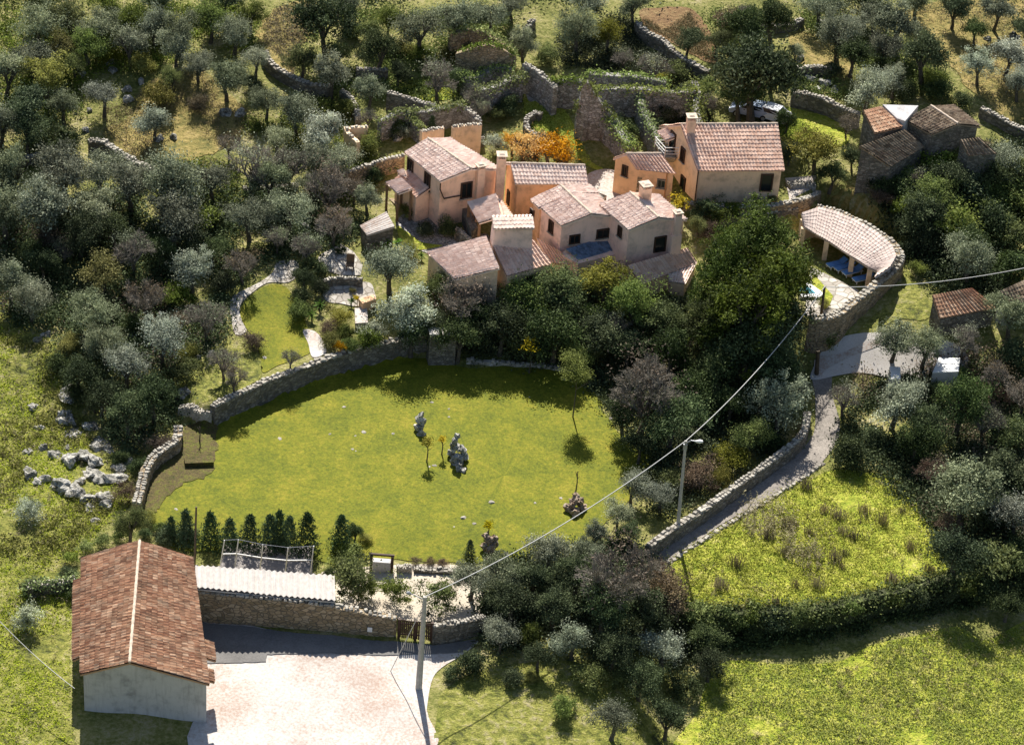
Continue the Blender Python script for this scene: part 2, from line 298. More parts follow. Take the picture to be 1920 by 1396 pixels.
# ------------------------------------------------------------------ mesh helpers
class MB:
    def __init__(s): s.v = []; s.f = []; s.uv = []
    def add(s, vs, fs, uvs=None):
        o = len(s.v); s.v += [tuple(v) for v in vs]
        for k, f in enumerate(fs):
            s.f.append(tuple(i+o for i in f)); s.uv.append(uvs[k] if uvs else None)
        return s
    def box(s, c, size, rz=0.0, taper=1.0):
        cx, cy, cz = c; x, y, z = size[0]/2, size[1]/2, size[2]/2; cs, sn = math.cos(rz), math.sin(rz); vs = []
        for k, zz in ((1, -z), (taper, z)):
            for a, b in ((-x, -y), (x, -y), (x, y), (-x, y)):
                a, b = a*k, b*k; vs.append((cx+a*cs-b*sn, cy+a*sn+b*cs, cz+zz))
        return s.add(vs, [(3, 2, 1, 0), (4, 5, 6, 7), (0, 1, 5, 4), (1, 2, 6, 5), (2, 3, 7, 6), (3, 0, 4, 7)])
    def tube(s, pts, rad, n=8, cap=True):
        pts = [Vector(p) for p in pts]; rings = []
        if not isinstance(rad, (list, tuple)): rad = [rad]*len(pts)
        for k, p in enumerate(pts):
            d = (pts[min(k+1, len(pts)-1)]-pts[max(k-1, 0)]).normalized()
            a = d.cross(Vector((0, 0, 1)) if abs(d.z) < 0.9 else Vector((1, 0, 0))).normalized(); b = d.cross(a)
            rings.append([p+(a*math.cos(2*math.pi*i/n)+b*math.sin(2*math.pi*i/n))*rad[k] for i in range(n)])
        vs = [q for r in rings for q in r]; fs = []
        for k in range(len(pts)-1):
            for i in range(n): fs.append((k*n+i, k*n+(i+1) % n, (k+1)*n+(i+1) % n, (k+1)*n+i))
        if cap: fs.append(tuple(range(n))[::-1]); fs.append(tuple((len(pts)-1)*n+i for i in range(n)))
        return s.add(vs, fs)
    def build(s, name, m, parent=None, smooth=False):
        o0 = Vector(parent_origin(parent)) if parent else None
        loc = Vector((0, 0, 0))
        if parent is None and s.v:
            a = np.array(s.v); loc = Vector((float(a[:, 0].mean()), float(a[:, 1].mean()), float(a[:, 2].min())))
            o0 = loc
        me = bpy.data.meshes.new(name)
        me.from_pydata([tuple(Vector(v)-o0) for v in s.v], [], s.f)
        if any(u is not None for u in s.uv):
            ul = me.uv_layers.new(name="UVMap"); buf = []
            for f, u in zip(s.f, s.uv):
                for k in range(len(f)): buf += list(u[k]) if u else [0, 0]
            ul.data.foreach_set("uv", buf)
        if smooth: me.polygons.foreach_set("use_smooth", [True]*len(me.polygons))
        me.materials.append(m); me.update()
        ob = bpy.data.objects.new(name, me); col.objects.link(ob)
        if parent: ob.parent = parent
        else: ob.location = loc
        return ob
ORI = {}
def parent_origin(o):
    v = Vector((0, 0, 0))
    while o is not None:
        v += Vector(o.location); o = o.parent
    return v
def tag(o, label=None, cat=None, group=None, kind=None):
    if label: o['label'] = label
    if cat: o['category'] = cat
    if group: o['group'] = group
    if kind: o['kind'] = kind
    return o
def empty(name, loc, label, cat, group=None):
    o = bpy.data.objects.new(name, None); col.objects.link(o); o.location = loc; o.empty_display_size = 0.3
    return tag(o, label, cat, group)
def npmesh(name, V, F, m, tint=None, smooth=False):
    """V (n,3), F (k,4) quads"""
    me = bpy.data.meshes.new(name); V = np.asarray(V, np.float32); F = np.asarray(F, np.int32)
    me.vertices.add(len(V)); me.vertices.foreach_set("co", V.ravel())
    me.loops.add(F.size); me.loops.foreach_set("vertex_index", F.ravel())
    me.polygons.add(len(F)); me.polygons.foreach_set("loop_start", np.arange(0, F.size, F.shape[1], dtype=np.int32))
    if tint is not None:
        a = me.attributes.new("tint", 'FLOAT', 'POINT'); a.data.foreach_set("value", np.asarray(tint, np.float32))
    me.update(calc_edges=True)
    if smooth: me.polygons.foreach_set("use_smooth", [True]*len(F))
    me.materials.append(m); return me
def leaves(C, size, tint, aspect=0.6, up=0.4, seed=0):
    """quads at C (n,3)"""
    r = np.random.default_rng(seed); n = len(C)
    nrm = r.normal(size=(n, 3)); nrm[:, 2] += up*np.sign(r.random(n)-0.1); nrm /= np.linalg.norm(nrm, axis=1)[:, None]
    a = np.cross(nrm, r.normal(size=(n, 3))); a /= np.linalg.norm(a, axis=1)[:, None]; b = np.cross(nrm, a)
    sz = (np.asarray(size)*(0.6+0.8*r.random(n)))[:, None]*0.5
    a = a*sz; b = b*sz*aspect
    V = np.stack([C-a, C+b*1.0-a*0.1, C+a, C-b*1.0+a*0.1], 1).reshape(-1, 3)
    F = np.arange(4*n).reshape(-1, 4)
    return V, F, np.repeat(np.clip(tint, 0, 1), 4)
# ------------------------------------------------------------------ the ground
def ground():
    nx, ny = len(GX), len(GY)
    V = np.stack([XX, YY, HZ], -1).reshape(-1, 3)
    i, j = np.meshgrid(np.arange(nx-1), np.arange(ny-1), indexing='ij'); a = (i*ny+j).ravel()
    F = np.stack([a, a+ny, a+ny+1, a+1], 1)
    o = bpy.data.objects.new("ground", npmesh("ground", V, F, M['ground'], smooth=True)); col.objects.link(o); tag(o, kind='structure')
ground()
def catmull(pts, closed=True, n=6):
    out = []; m = len(pts)
    for k in range(m if closed else m-1):
        g = (lambda i: pts[i % m]) if closed else (lambda i: pts[min(max(i, 0), m-1)])
        p0, p1, p2, p3 = g(k-1), g(k), g(k+1), g(k+2)
        for s in range(n):
            t = s/n
            out.append(tuple(0.5*((2*p1[c])+(-p0[c]+p2[c])*t+(2*p0[c]-5*p1[c]+4*p2[c]-p3[c])*t*t+(-p0[c]+3*p1[c]-3*p2[c]+p3[c])*t**3) for c in (0, 1)))
    if not closed: out.append(tuple(pts[-1][:2]))
    return out
def wpoly(px, curve=True):
    pts = [(p.x, p.y) for p in (G(*q) for q in px)]
    return catmull(pts, True, 5) if curve else pts
def sheet(name, px, m, lift=0.03, curve=True, ragged=0.0):
    poly = wpoly(px, curve)
    if ragged:
        q = []
        for k in range(len(poly)):
            a = Vector(poly[k]); b = Vector(poly[(k+1) % len(poly)]); n = max(1, int((b-a).length/0.35))
            for i in range(n):
                c = a.lerp(b, i/n); q.append((c.x+rnd.uniform(-1, 1)*ragged, c.y+rnd.uniform(-1, 1)*ragged))
        poly = q
    xs = [p[0] for p in poly]; ys = [p[1] for p in poly]
    gx, gy = np.meshgrid(np.arange(min(xs), max(xs), 0.6), np.arange(min(ys), max(ys), 0.6), indexing='ij'); gx = gx.ravel(); gy = gy.ravel()
    k = inpoly(gx, gy, poly) & (dpoly(gx, gy, poly) > 0.2)
    pts = [Vector(p) for p in poly]+[Vector((float(a), float(b))) for a, b in zip(gx[k], gy[k])]
    n = len(poly)
    V, _, F, *_r2 = delaunay_2d_cdt(pts, [(i, (i+1) % n) for i in range(n)], [], 1, 1e-5)
    mb = MB(); mb.add([(v.x, v.y, H(v.x, v.y)+lift) for v in V], [tuple(f) for f in F])
    o = mb.build(name, m, smooth=True); tag(o, kind='structure'); return o
LAWN = [(402,792),(440,775),(490,757),(550,730),(620,705),(700,684),(760,672),(820,676),(880,690),(960,688),(1050,692),(1110,730),(1150,800),(1215,850),(1230,890),(1170,950),(1110,1000),(1040,1030),(960,1048),(860,1056),(700,1048),(640,1060),(560,1040),(420,1035),(330,1030),(290,990),(270,960),(262,930),(300,890),(340,840),(360,800)]
sheet("lawn", LAWN, M['lawn'], 0.05, True, 0.10)
sheet("worn_grass", [(345,800),(402,792),(405,850),(398,890),(345,905),(310,940),(285,965),(258,950),(275,905),(300,865),(338,830)], M['worn'], 0.09, True, 0.22)
sheet("garden_lawn", [(500,536),(535,538),(560,575),(575,610),(585,655),(560,672),(520,686),(493,699),(488,670),(478,640),(458,610),(450,585),(465,560)], M['lawn'], 0.05)
sheet("garden_path", [(520,492),(556,490),(558,515),(540,530),(502,531),(470,552),(450,575),(452,598),(462,622),(442,628),(434,600),(432,565),(450,548),(490,528),(512,510)], M['flag'], 0.06)
sheet("lower_garden_path", [(568,620),(590,622),(606,640),(611,662),(586,670),(578,645)], M['concrete'], 0.07)
sheet("paved_terrace", [(592,492),(600,478),(640,458),(664,474),(680,498),(676,517),(640,517),(610,508)], M['flag'], 0.07, False)
sheet("patio", [(606,542),(640,534),(690,530),(702,548),(702,568),(668,575),(640,570),(612,565)], M['flag'], 0.07)
sheet("dirt_clearing", [(340,660),(375,650),(440,640),(480,655),(490,705),(440,735),(395,752),(340,765),(330,720)], M['rough'], 0.05, True, 0.15)
sheet("gravel_court", [(600,1078),(640,1068),(700,1062),(790,1058),(865,1062),(900,1090),(900,1150),(810,1166),(745,1160),(690,1142),(628,1128)], M['gravel'], 0.07)
sheet("concrete_yard", [(372,1168),(560,1190),(745,1206),(812,1212),(895,1200),(870,1225),(830,1250),(810,1275),(800,1330),(790,1420),(380,1420),(380,1300)], M['concrete'], 0.04)
sheet("wall_shadow_road", [(371,1166),(560,1188),(745,1204),(812,1210),(897,1198),(872,1222),(815,1226),(720,1229),(500,1228),(498,1241),(405,1244),(376,1243)], M["shadowroad"], 0.09, False, 0.04)  # dark asphalt cut to the wall's shadow edge, deepening that shadow by colour
sheet("concrete_drive", [(1130,318),(1160,324),(1164,350),(1160,378),(1130,376),(1105,352),(1100,330)], M['concrete'], 0.07)
ROADL = [(1222,1036),(1300,990),(1370,945),(1430,900),(1480,862),(1515,830),(1528,800),(1528,740),(1524,700)]
ROADR = [(1558,690),(1560,740),(1574,790),(1568,830),(1535,872),(1480,908),(1420,945),(1350,985),(1295,1024),(1240,1055)]
sheet("lane", ROADL+ROADR, M['lane'], 0.05)
sheet("road", [(1520,712),(1536,668),(1560,640),(1620,625),(1700,628),(1790,645),(1810,690),(1700,712),(1620,700),(1570,705)], M['asphalt'], 0.08)
sheet("pale_road_edge", [(1530,672),(1580,662),(1630,640),(1650,648),(1600,668),(1556,690),(1532,708)], M['concrete'], 0.11)
sheet("grass_lane", [(1685,485),(1700,500),(1740,560),(1752,575),(1735,600),(1680,600),(1630,632),(1602,632),(1640,590),(1680,560),(1692,530)], M['rough'], 0.05)
sheet("meadow", [(1262,1056),(1340,1005),(1430,952),(1500,912),(1560,882),(1640,888),(1690,905),(1745,985),(1775,1090),(1700,1112),(1560,1144),(1420,1156),(1310,1150),(1285,1120)], M['field'], 0.04)
sheet("lower_meadow", [(1350,1243),(1480,1246),(1570,1240),(1620,1215),(1700,1195),(1790,1175),(1850,1200),(1940,1165),(1980,1300),(1970,1450),(1300,1450),(1310,1330)], M['field'], 0.04)
sheet("foreground_grass", [(930,1250),(1080,1240),(1180,1290),(1250,1420),(860,1450),(820,1330),(850,1280)], M['rough'], 0.04)
sheet("rocky_meadow", [(-20,600),(60,615),(110,650),(120,720),(180,800),(230,880),(240,950),(180,1000),(135,1060),(135,1150),(130,1300),(130,1440),(-40,1440)], M['rough'], 0.04, True, 0.15)
sheet("olive_clearing", [(250,215),(270,160),(370,130),(420,170),(460,215),(430,270),(360,300),(300,312),(230,290),(195,250)], M['hillgrass'], 0.05, True, 0.2)
sheet("hill_clearing", [(480,60),(520,15),(590,0),(600,50),(560,90),(550,140),(515,125),(495,95)], M['hillgrass'], 0.05, True, 0.2)
sheet("small_glade", [(735,160),(790,150),(850,160),(850,185),(790,190),(740,178)], M['field'], 0.05, True, 0.1)
sheet("village_lane", [(985,165),(1010,168),(1050,200),(1070,225),(1085,260),(1105,300),(1130,318),(1100,312),(1050,260),(1010,250),(985,215)], M['field'], 0.07, True, 0.08)
sheet("ploughed_terrace", [(1205,18),(1290,15),(1330,60),(1345,120),(1290,98),(1240,70),(1208,48)], M['brownfield'], 0.05, True, 0.1)
sheet("back_lawn", [(1460,200),(1520,212),(1570,225),(1592,245),(1585,272),(1540,275),(1485,262),(1466,235)], M['field'], 0.06)
sheet("side_terrace", [(1472,335),(1530,330),(1540,362),(1480,375)], M['concrete'], 0.07, False)
sheet("sloping_meadow", [(1560,350),(1610,355),(1650,410),(1640,425),(1590,405),(1555,380)], M['hillgrass'], 0.06, True, 0.1)
sheet("dry_hillside", [(1700,20),(1940,10),(1940,235),(1860,200),(1810,160),(1770,110),(1720,80)], M['hillgrass'], 0.05, True, 0.2)
sheet("rough_slope", [(1480,60),(1560,80),(1600,140),(1560,150),(1500,120)], M['hillgrass'], 0.05, True, 0.15)
sheet("pool_paving", [(1520,500),(1610,545),(1600,566),(1560,594),(1508,592)], M['flag'], 0.06, False)
sheet("pool_lawn", [(1523,516),(1532,522),(1562,556),(1556,572),(1546,582),(1536,560),(1520,540)], M['field'], 0.09, False)
sheet("village_yard", [(820,400),(870,440),(915,440),(905,470),(800,475),(745,432),(760,400)], M['cobble'], 0.06)
sheet("side_lawn", [(745,425),(762,435),(790,455),(830,462),(770,470),(750,450)], M['field'], 0.09)
sheet("cobbled_path", [(985,150),(1003,152),(1008,185),(990,190)], M['flag'], 0.12)

# ------------------------------------------------------------------ walls of stone
def wline(px, h):
    """top edge of a wall drawn by pixels, h above the ground it stands on"""
    return [G(x, y, hh) for (x, y), hh in zip(px, h if isinstance(h, (list, tuple)) else [h]*len(px))]
def densify(pts, st=0.4, curve=True):
    if curve and len(pts) > 2:
        xy = catmull([(p.x, p.y) for p in pts], False, 6); zz = catmull([(p.z, 0) for p in pts], False, 6)
        pts = [Vector((a[0], a[1], b[0])) for a, b in zip(xy, zz)]
    out = []
    for a, b in zip(pts, pts[1:]):
        n = max(1, int((b-a).length/st))
        out += [a.lerp(b, i/n) for i in range(n)]
    return out+[pts[-1]]
def stone_wall(name, label, px, h, th=0.5, m='drystone', cap='cap', cat='stone wall', ivy=None, group=None, curve=True, pts=None, rag=0.06, foot=0.5, sink=0.0):
    pts = pts or wline(px, h)
    if name.startswith('ruined') and m == 'drystone': m = 'greystone'
    c = pts[len(pts)//2]; root = empty(name, (c.x, c.y, H(c.x, c.y)), label, cat, group)
    line = densify(pts, 0.35, curve); mb = MB(); rows = []
    for k, p in enumerate(line):
        d = line[min(k+1, len(line)-1)]-line[max(k-1, 0)]; d.z = 0; d.normalize(); nn = Vector((-d.y, d.x, 0))*th/2
        j = lambda s=rag: rnd.uniform(-s, s)
        zb = min(H(p.x+nn.x*1.6, p.y+nn.y*1.6), H(p.x-nn.x*1.6, p.y-nn.y*1.6))-foot; zt = p.z-0.08+j()
        r = []
        for s in (1, -1):
            L = []
            for q in (0, .2, .4, .6, .8, 1):
                e = nn*s*(1.15-0.15*q)+nn.normalized()*j(); L.append(p*1.0+e); L[-1].z = zb+(zt-zb)*q
            r.append(L)
        rows.append(r)
    vs = []; n = 6
    for r in rows: vs += r[0]+r[1]
    fs = []
    for k in range(len(rows)-1):
        a, b = k*12, (k+1)*12
        for q in range(5): fs += [(a+q, b+q, b+q+1, a+q+1), (a+6+q, a+7+q, b+7+q, b+6+q)]
        fs.append((a+5, b+5, b+11, a+11))
    a = (len(rows)-1)*12
    fs += [tuple([0, 1, 2, 3, 4, 5, 11, 10, 9, 8, 7, 6]), tuple([a+6, a+7, a+8, a+9, a+10, a+11, a+5, a+4, a+3, a+2, a+1, a])]
    mb.add(vs, fs); mb.build("masonry", M[m], root)
    if cap:
        cb = MB()
        for a, b in zip(line, line[1:]):
            d = b-a; L = d.length
            if L < 0.02: continue
            rz = math.atan2(d.y, d.x); mid = (a+b)/2; ns = 2 if th > 0.45 else 1
            for q in range(ns):
                off = (q-(ns-1)/2)*th*0.52; o = Vector((-math.sin(rz), math.cos(rz), 0))*off
                hh = rnd.uniform(0.06, 0.22)
                if rnd.random() < .12: continue
                cb.box((mid.x+o.x+rnd.uniform(-.04, .04), mid.y+o.y+rnd.uniform(-.04, .04), mid.z-0.06+hh*0.25), (L*rnd.uniform(.55, 1.1), th/ns*rnd.uniform(0.6, 1.15)+.04, hh), rz+rnd.uniform(-.5, .5), rnd.uniform(.55, .9))
        cb.build("coping", M[cap], root)
    if ivy:
        mname, dens, sp, drop = ivy[:4]; kk = ivy[4] if len(ivy) > 4 else 60; C = []; T = []
        for p in line:
            if rnd.random() > dens: continue
            k = kk; o = nr.normal(size=(k, 3))*np.array([sp, sp, sp*0.6])
            o[:, 2] -= np.abs(nr.normal(size=k))*drop
            C.append(np.array(p[:])+o+np.array([0, 0, 0.1])); T.append(np.clip(0.6+0.3*nr.normal(size=k), 0, 1))
        if C:
            C = np.concatenate(C)-np.array(root.location[:]); V, F, tt = leaves(C, 0.2, np.concatenate(T), 0.8, 0.5, 3)
            o = bpy.data.objects.new("ivy", npmesh("ivy", V, F, M[mname], tt)); col.objects.link(o); o.parent = root
    return root
stone_wall("garden_wall", "long curved dry stone wall in shade behind the big lawn", None, None, 0.6, pts=[Vector((p.x, p.y, p.z+0.05)) for p in WL], foot=0.4)
stone_wall("garden_wall", "low curved stone wall ending beside the worn turf at the lawn's left side", [(334,796),(330,822),(305,840),(286,855),(272,880),(266,900),(262,920),(255,942)], 1.2, 0.7, 'ochrestone')
stone_wall("yard_wall", "tall rough stone wall between the white sheet roof and the concrete yard", [(368,1106),(450,1113),(540,1121),(628,1133),(690,1146),(744,1157)], [2.7,2.7,2.6,2.4,2.0,1.6], 0.5, 'ochrestone', curve=False)
stone_wall("yard_wall", "short stone wall right of the dark wooden gate", [(811,1170),(850,1165),(880,1160),(908,1153)], [1.7,1.7,1.6,1.5], 0.5, 'drystone')
stone_wall("lane_wall", "long roadside stone wall left of the shaded cobbled lane", [(1216,1022),(1260,990),(1310,958),(1370,915),(1430,873),(1485,832),(1508,805),(1514,770)], 1.3, 0.6)
stone_wall("lane_kerb_wall", "broken line of pale stones along the lane edge above the meadow", [(1244,1058),(1300,1024),(1360,984),(1430,942),(1500,898),(1545,866)], 0.12, 0.35, 'drystone')
stone_wall("ivy_wall", "ivy covered retaining wall below the bright meadow", None, None, 0.7, 'mossy', None, pts=[Vector((p.x, p.y, H(p.x, p.y+0.8)+0.05)) for p in IV], ivy=('L_ivy', 1.0, 0.5, 0.9, 150))
pw = [P(x, y, zpool+2.2) for x, y in [(1531,386),(1565,394),(1600,408),(1646,434),(1677,458),(1688,480)]]+[P(x, y, zpool+1.7) for x, y in [(1676,503),(1640,533),(1602,562),(1573,585),(1543,594),(1518,591)]]
stone_wall("pool_wall", "tall curved stone wall with pale coping round the pool terrace", None, None, 0.8, 'ochrestone', pts=pw)
stone_wall("terrace_wall", "curved low stone wall in front of the largest tan house", [(1283,377),(1310,382),(1360,386),(1420,386),(1470,380),(1515,368),(1535,360)], 0.9, 0.5, 'ochrestone')
stone_wall("terrace_wall", "second lower stone wall stepping below the largest tan house's terrace", [(1350,402),(1400,400),(1450,395),(1495,388)], 0.5, 0.5)
stone_wall("edging_wall", "row of low edging stones at the lawn's back edge under the trees", [(875,672),(930,676),(985,680),(1030,684),(1066,692)], 0.35, 0.4, 'cap')
stone_wall("hill_wall", "curved dry stone wall above the hillside olive trees, below the yellow clearing", [(495,95),(510,118),(545,140),(580,155),(625,160)], 1.1, 0.6)
stone_wall("hill_wall", "dry stone wall crossing the slope at the lower edge of the olive clearing", [(165,262),(195,264),(225,285),(262,305),(297,320)], 1.0, 0.7)
stone_wall("hill_wall", "short stone wall at the photo's left edge under the dark bushes", [(38,298),(62,290),(90,285)], 0.9, 0.5)
stone_wall("hill_wall", "long pale topped wall below the brown ploughed terrace", [(1196,40),(1210,56),(1245,75),(1262,92),(1290,112),(1330,133)], 1.3, 0.6)
stone_wall("hill_wall", "retaining wall curving above the small green back lawn", [(1485,171),(1510,173),(1545,183),(1580,200),(1612,212)], 1.6, 0.6)
stone_wall("hill_wall", "low wall with pale top beside the pale terraces right of the big dark tree", [(1495,127),(1525,123),(1560,126)], 1.0, 0.6)
stone_wall("hill_wall", "mossy wall running down right of the abandoned farm roofs", [(1840,200),(1870,215),(1900,232),(1930,245)], 1.0, 0.6)
stone_wall("lane_side_wall", "wall with pale top left of the village lane near the photo's top", [(1000,35),(985,55),(978,80)], 1.0, 0.6)
stone_wall("ring_wall", "looping low wall around the overgrown patch beside the village lane", [(1060,290),(1040,272),(1010,255),(990,240),(988,222),(1003,210),(1015,213)], 0.8, 0.5)
stone_wall("patio_wall", "low stone seat wall along the front of the striped paved terrace", [(602,526),(625,520),(655,519),(680,522)], 0.8, 0.4)
stone_wall("yard_side_wall", "short pale topped wall beside the shaded village yard", [(856,426),(866,432),(882,450)], 1.2, 0.45)
stone_wall("garden_boundary_wall", "long pale topped stone wall left of the pale house", [(648,322),(690,308),(720,298),(758,290)], 1.6, 0.45, 'ochrestone')
stone_wall("field_wall", "dark overgrown wall left of the red roofed barn", [(50,1098),(80,1092),(110,1090),(140,1082)], 0.9, 0.6, ivy=('L_ivy', 0.9, 0.3, 0.4))
stone_wall("path_step_wall", "broken pale step wall left of the long garden wall", [(336,763),(360,760),(372,768),(398,770)], 0.5, 0.6, 'cap')

stone_wall("hill_wall", "pale terrace walls at the top edge beside the brown ploughed terrace", [(1352,24),(1385,38),(1430,46),(1480,44),(1505,34)], 0.8, 0.6)
stone_wall("hill_wall", "curving dry stone wall low in the olives right of the hill clearing", [(640,168),(655,178),(668,200),(672,222)], 1.0, 0.5)
stone_wall("hill_wall", "pale stone track edge between the bare trees left of the pale house", [(455,352),(490,350),(530,346),(560,345)], 0.4, 0.6)
stone_wall("garden_step_wall", "pale topped wall end in the trees above the striped paved terrace", [(596,425),(620,412),(645,402)], 0.6, 0.8)
# ruined roofless houses
RI = ('L_ivy', 0.9, 0.28, 0.25); RI2 = ('L_ivy', 0.55, 0.22, 0.2)
stone_wall("ruined_wall", "tall grey gable wall of the large ivy topped ruin", [(1081,205),(1092,165),(1101,150),(1110,165),(1135,200),(1165,235),(1195,268)], [3.0,5.2,6.2,5.2,3.4,2.2,1.2], 0.6, 'greystone', curve=False, cap=None, ivy=RI2)
stone_wall("ruined_wall", "back wall of the large ruin with a green ivy line on top", [(1104,136),(1150,138),(1200,142),(1250,150)], 3.0, 0.6, cap=None, ivy=RI)
stone_wall("ruined_wall", "middle cross wall of the large ruin edged with bright ivy", [(1118,165),(1165,163),(1215,165),(1260,170),(1305,168)], 3.0, 0.6, cap=None, ivy=RI)
stone_wall("ruined_wall", "right end wall of the large ruin bushy with ivy", [(1302,150),(1308,175),(1305,200),(1312,230)], 2.6, 0.6, cap=None, ivy=('L_ivy', 1.0, 0.5, 0.4))
stone_wall("ruined_wall", "inner dividing wall of the large ruin running down the slope", [(1198,168),(1205,200),(1222,235),(1238,265)], 2.4, 0.5, cap=None, ivy=RI)
stone_wall("ruined_wall", "ivy covered wall section at the front of the large ruin", [(1138,218),(1155,235),(1175,262),(1186,275)], 2.6, 0.6, cap=None, ivy=('L_ivy', 1.0, 0.35, 0.3))
stone_wall("ruined_wall", "dark wall of the small ruin left of the large gable", [(1035,150),(1060,148),(1092,150)], 3.0, 0.5, cap=None, ivy=RI)
stone_wall("ruined_wall", "tall shaded wall bordering the village lane on its right", [(983,118),(1002,128),(1030,150),(1042,165)], 3.0, 0.5, cap='cap')
stone_wall("ruined_gable", "brown gable of the roofless ruin near the photo's top", [(856,98),(885,88),(915,80),(940,88),(966,103)], [2.6,3.6,4.6,3.8,2.6], 0.6, 'ochrestone', curve=False, cap=None, ivy=RI2)
stone_wall("ruined_gable", "rear gable of the roofless ruin with an ivy crown", [(843,60),(880,52),(910,58),(940,75),(962,95)], 3.0, 0.5, 'ochrestone', curve=False, cap=None, ivy=RI)
stone_wall("ruined_wall", "upper ivy arch of broken walls below the brown gable", [(865,142),(895,140),(925,124),(960,126)], 2.2, 0.6, cap=None, ivy=('L_ivy', 1.0, 0.35, 0.35))
stone_wall("ruined_wall", "lower ivy arch of broken walls below the brown gable", [(902,165),(935,158),(962,145),(982,142)], 2.6, 0.6, cap=None, ivy=('L_ivy', 1.0, 0.35, 0.35))
stone_wall("ruined_wall", "long mossy ruin wall rising behind the tan walled courtyard", [(712,225),(750,208),(790,207),(830,200),(868,192)], 2.2, 0.5, cap=None, ivy=RI)
stone_wall("ruined_wall", "sloping mossy ruin wall left of the tan walled courtyard's doorway", [(765,210),(778,225),(792,240)], 1.8, 0.5, cap=None, ivy=RI2)
stone_wall("ruined_wall", "pale stone ruin wall right of the mossy walls", [(862,195),(880,205),(900,225)], 2.0, 0.5, cap='cap')
stone_wall("terrace_ruin_wall", "pale topped wall climbing above the ruined courtyard beside the glade", [(727,171),(760,180),(790,190),(818,198)], 1.8, 0.5)
stone_wall("terrace_ruin_wall", "short pale topped wall in the trees left of the glade", [(668,129),(700,128),(728,130)], 1.2, 0.5)
stone_wall("courtyard_wall", "tan courtyard wall behind the pale house, left of its doorway", [(790,246),(808,241),(832,238)], 3.0, 0.4, 'tan')
stone_wall("courtyard_wall", "tan courtyard wall behind the pale house, right of its doorway", [(848,236),(875,233),(903,232)], 3.0, 0.4, 'tan')
stone_wall("courtyard_wall", "L shaped tan wall with a pale top at the left of the ruined courtyard", [(690,236),(648,238),(658,252),(672,266)], 1.8, 0.4, 'tan', curve=False)
stone_wall("planter_wall", "low pale ring wall left of the silver bush behind the pale house", [(858,272),(872,264),(890,262),(908,256)], 0.9, 0.35)

# ------------------------------------------------------------------ buildings
from mathutils import noise as mnoise
def roof_panel(mb, a, b, c, d, amp=0.06, per=0.32, crs=0.42):
    """a-b upper edge, d-c lower edge (a above d); waves run down the slope"""
    a, b, c, d = map(Vector, (a, b, c, d)); n = (b-a).cross(d-a).normalized()
    if n.z < 0: n = -n
    L = ((b-a).length+(c-d).length)/2; S = ((d-a).length+(c-b).length)/2
    nu = max(2, int(round(L/per))*4); nc = max(1, int(round(S/crs)))
    vs = []; uv = []; rows = []
    for k in range(nc):
        for t, lift in ((k/nc, 0.0), ((k+1)/nc-0.0005, 0.035)): rows.append((min(t, 1), lift))
    for t, lift in rows:
        for i in range(nu+1):
            s = i/nu; p = (a.lerp(b, s)).lerp(d.lerp(c, s), t)
            w = math.sin(2*math.pi*i/4)
            sag = mnoise.noise(p*0.7)*0.07+rnd.uniform(-.012, .012)
            vs.append(p+n*(amp*w+lift+amp+sag+.03)); uv.append((s*L+1e-3, t*S))
    fs = []; us = []
    for r in range(len(rows)-1):
        for i in range(nu):
            q = (r*(nu+1)+i, (r+1)*(nu+1)+i, (r+1)*(nu+1)+i+1, r*(nu+1)+i+1)
            fs.append(q); us.append([uv[q[0]], uv[q[0]], uv[q[3]], uv[q[3]]] if r % 2 else [uv[x] for x in q])
    mb.add(vs, fs, us)
    # slab below
    th = n*0.13; e = n*(-0.01)
    q = [a+e, b+e, c+e, d+e]; r = [x-th for x in q]
    mb.add(q+r, [(4, 7, 6, 5), (0, 4, 5, 1), (1, 5, 6, 2), (2, 6, 7, 3), (3, 7, 4, 0)], [[(0, 0)]*4]*5)
def prism(mb, top, zb):
    """vertical walls below a closed polygon of top points"""
    n = len(top); vs = list(top)+[Vector((p.x, p.y, zb)) for p in top]
    mb.add(vs, [(i, i+n, (i+1) % n+n, (i+1) % n) for i in range(n)])
def boxr(mb, a, b, z0, z1, th, n=None):
    """upright slab from a to b (plan), thickness th"""
    d = (b-a); rz = math.atan2(d.y, d.x); m = (a+b)/2
    mb.box((m.x, m.y, (z0+z1)/2), (math.hypot(d.x, d.y), th, z1-z0), rz)
def window(root, a, b, px, py, w, h, frame='woodd', name='window', sill=True, glass='glass', label=None):
    """a window set in the wall line a-b, where the pixel's ray meets it"""
    p = onplane(px, py, a, b); d = Vector((b.x-a.x, b.y-a.y, 0)).normalized(); n = Vector((d.y, -d.x, 0))
    if n.dot(Vector((CAM[0], CAM[1], 0))-Vector((p.x, p.y, 0))) < 0: n = -n
    mb = MB(); rz = math.atan2(d.y, d.x)
    for s in (-1, 1):
        q = p+d*s*(w/2)+n*0.05; mb.box((q.x, q.y, p.z), (0.12, 0.16, h+0.12), rz)
    for s in (-1, 1):
        q = p+n*0.047; mb.box((q.x, q.y, p.z+s*h/2), (w-0.12, 0.15, 0.12), rz)
    if name == 'window':
        q = p+n*0.045; mb.box((q.x, q.y, p.z), (0.06, 0.12, h-0.12), rz)
    f = mb.build(name, M[frame], root)
    if label: f['label'] = label
    g = MB(); q = p+n*0.02; g.box((q.x, q.y, p.z), (w-0.12, 0.04, h-0.12), rz); g.build('pane' if name == 'window' else 'door_leaf', M[glass], f)
    if sill and name == 'window':
        g = MB(); q = p+n*0.09; g.box((q.x, q.y, p.z-h/2-0.1), (w+0.3, 0.2, 0.08), rz); g.build('sill', M['cap'], f)
    return f
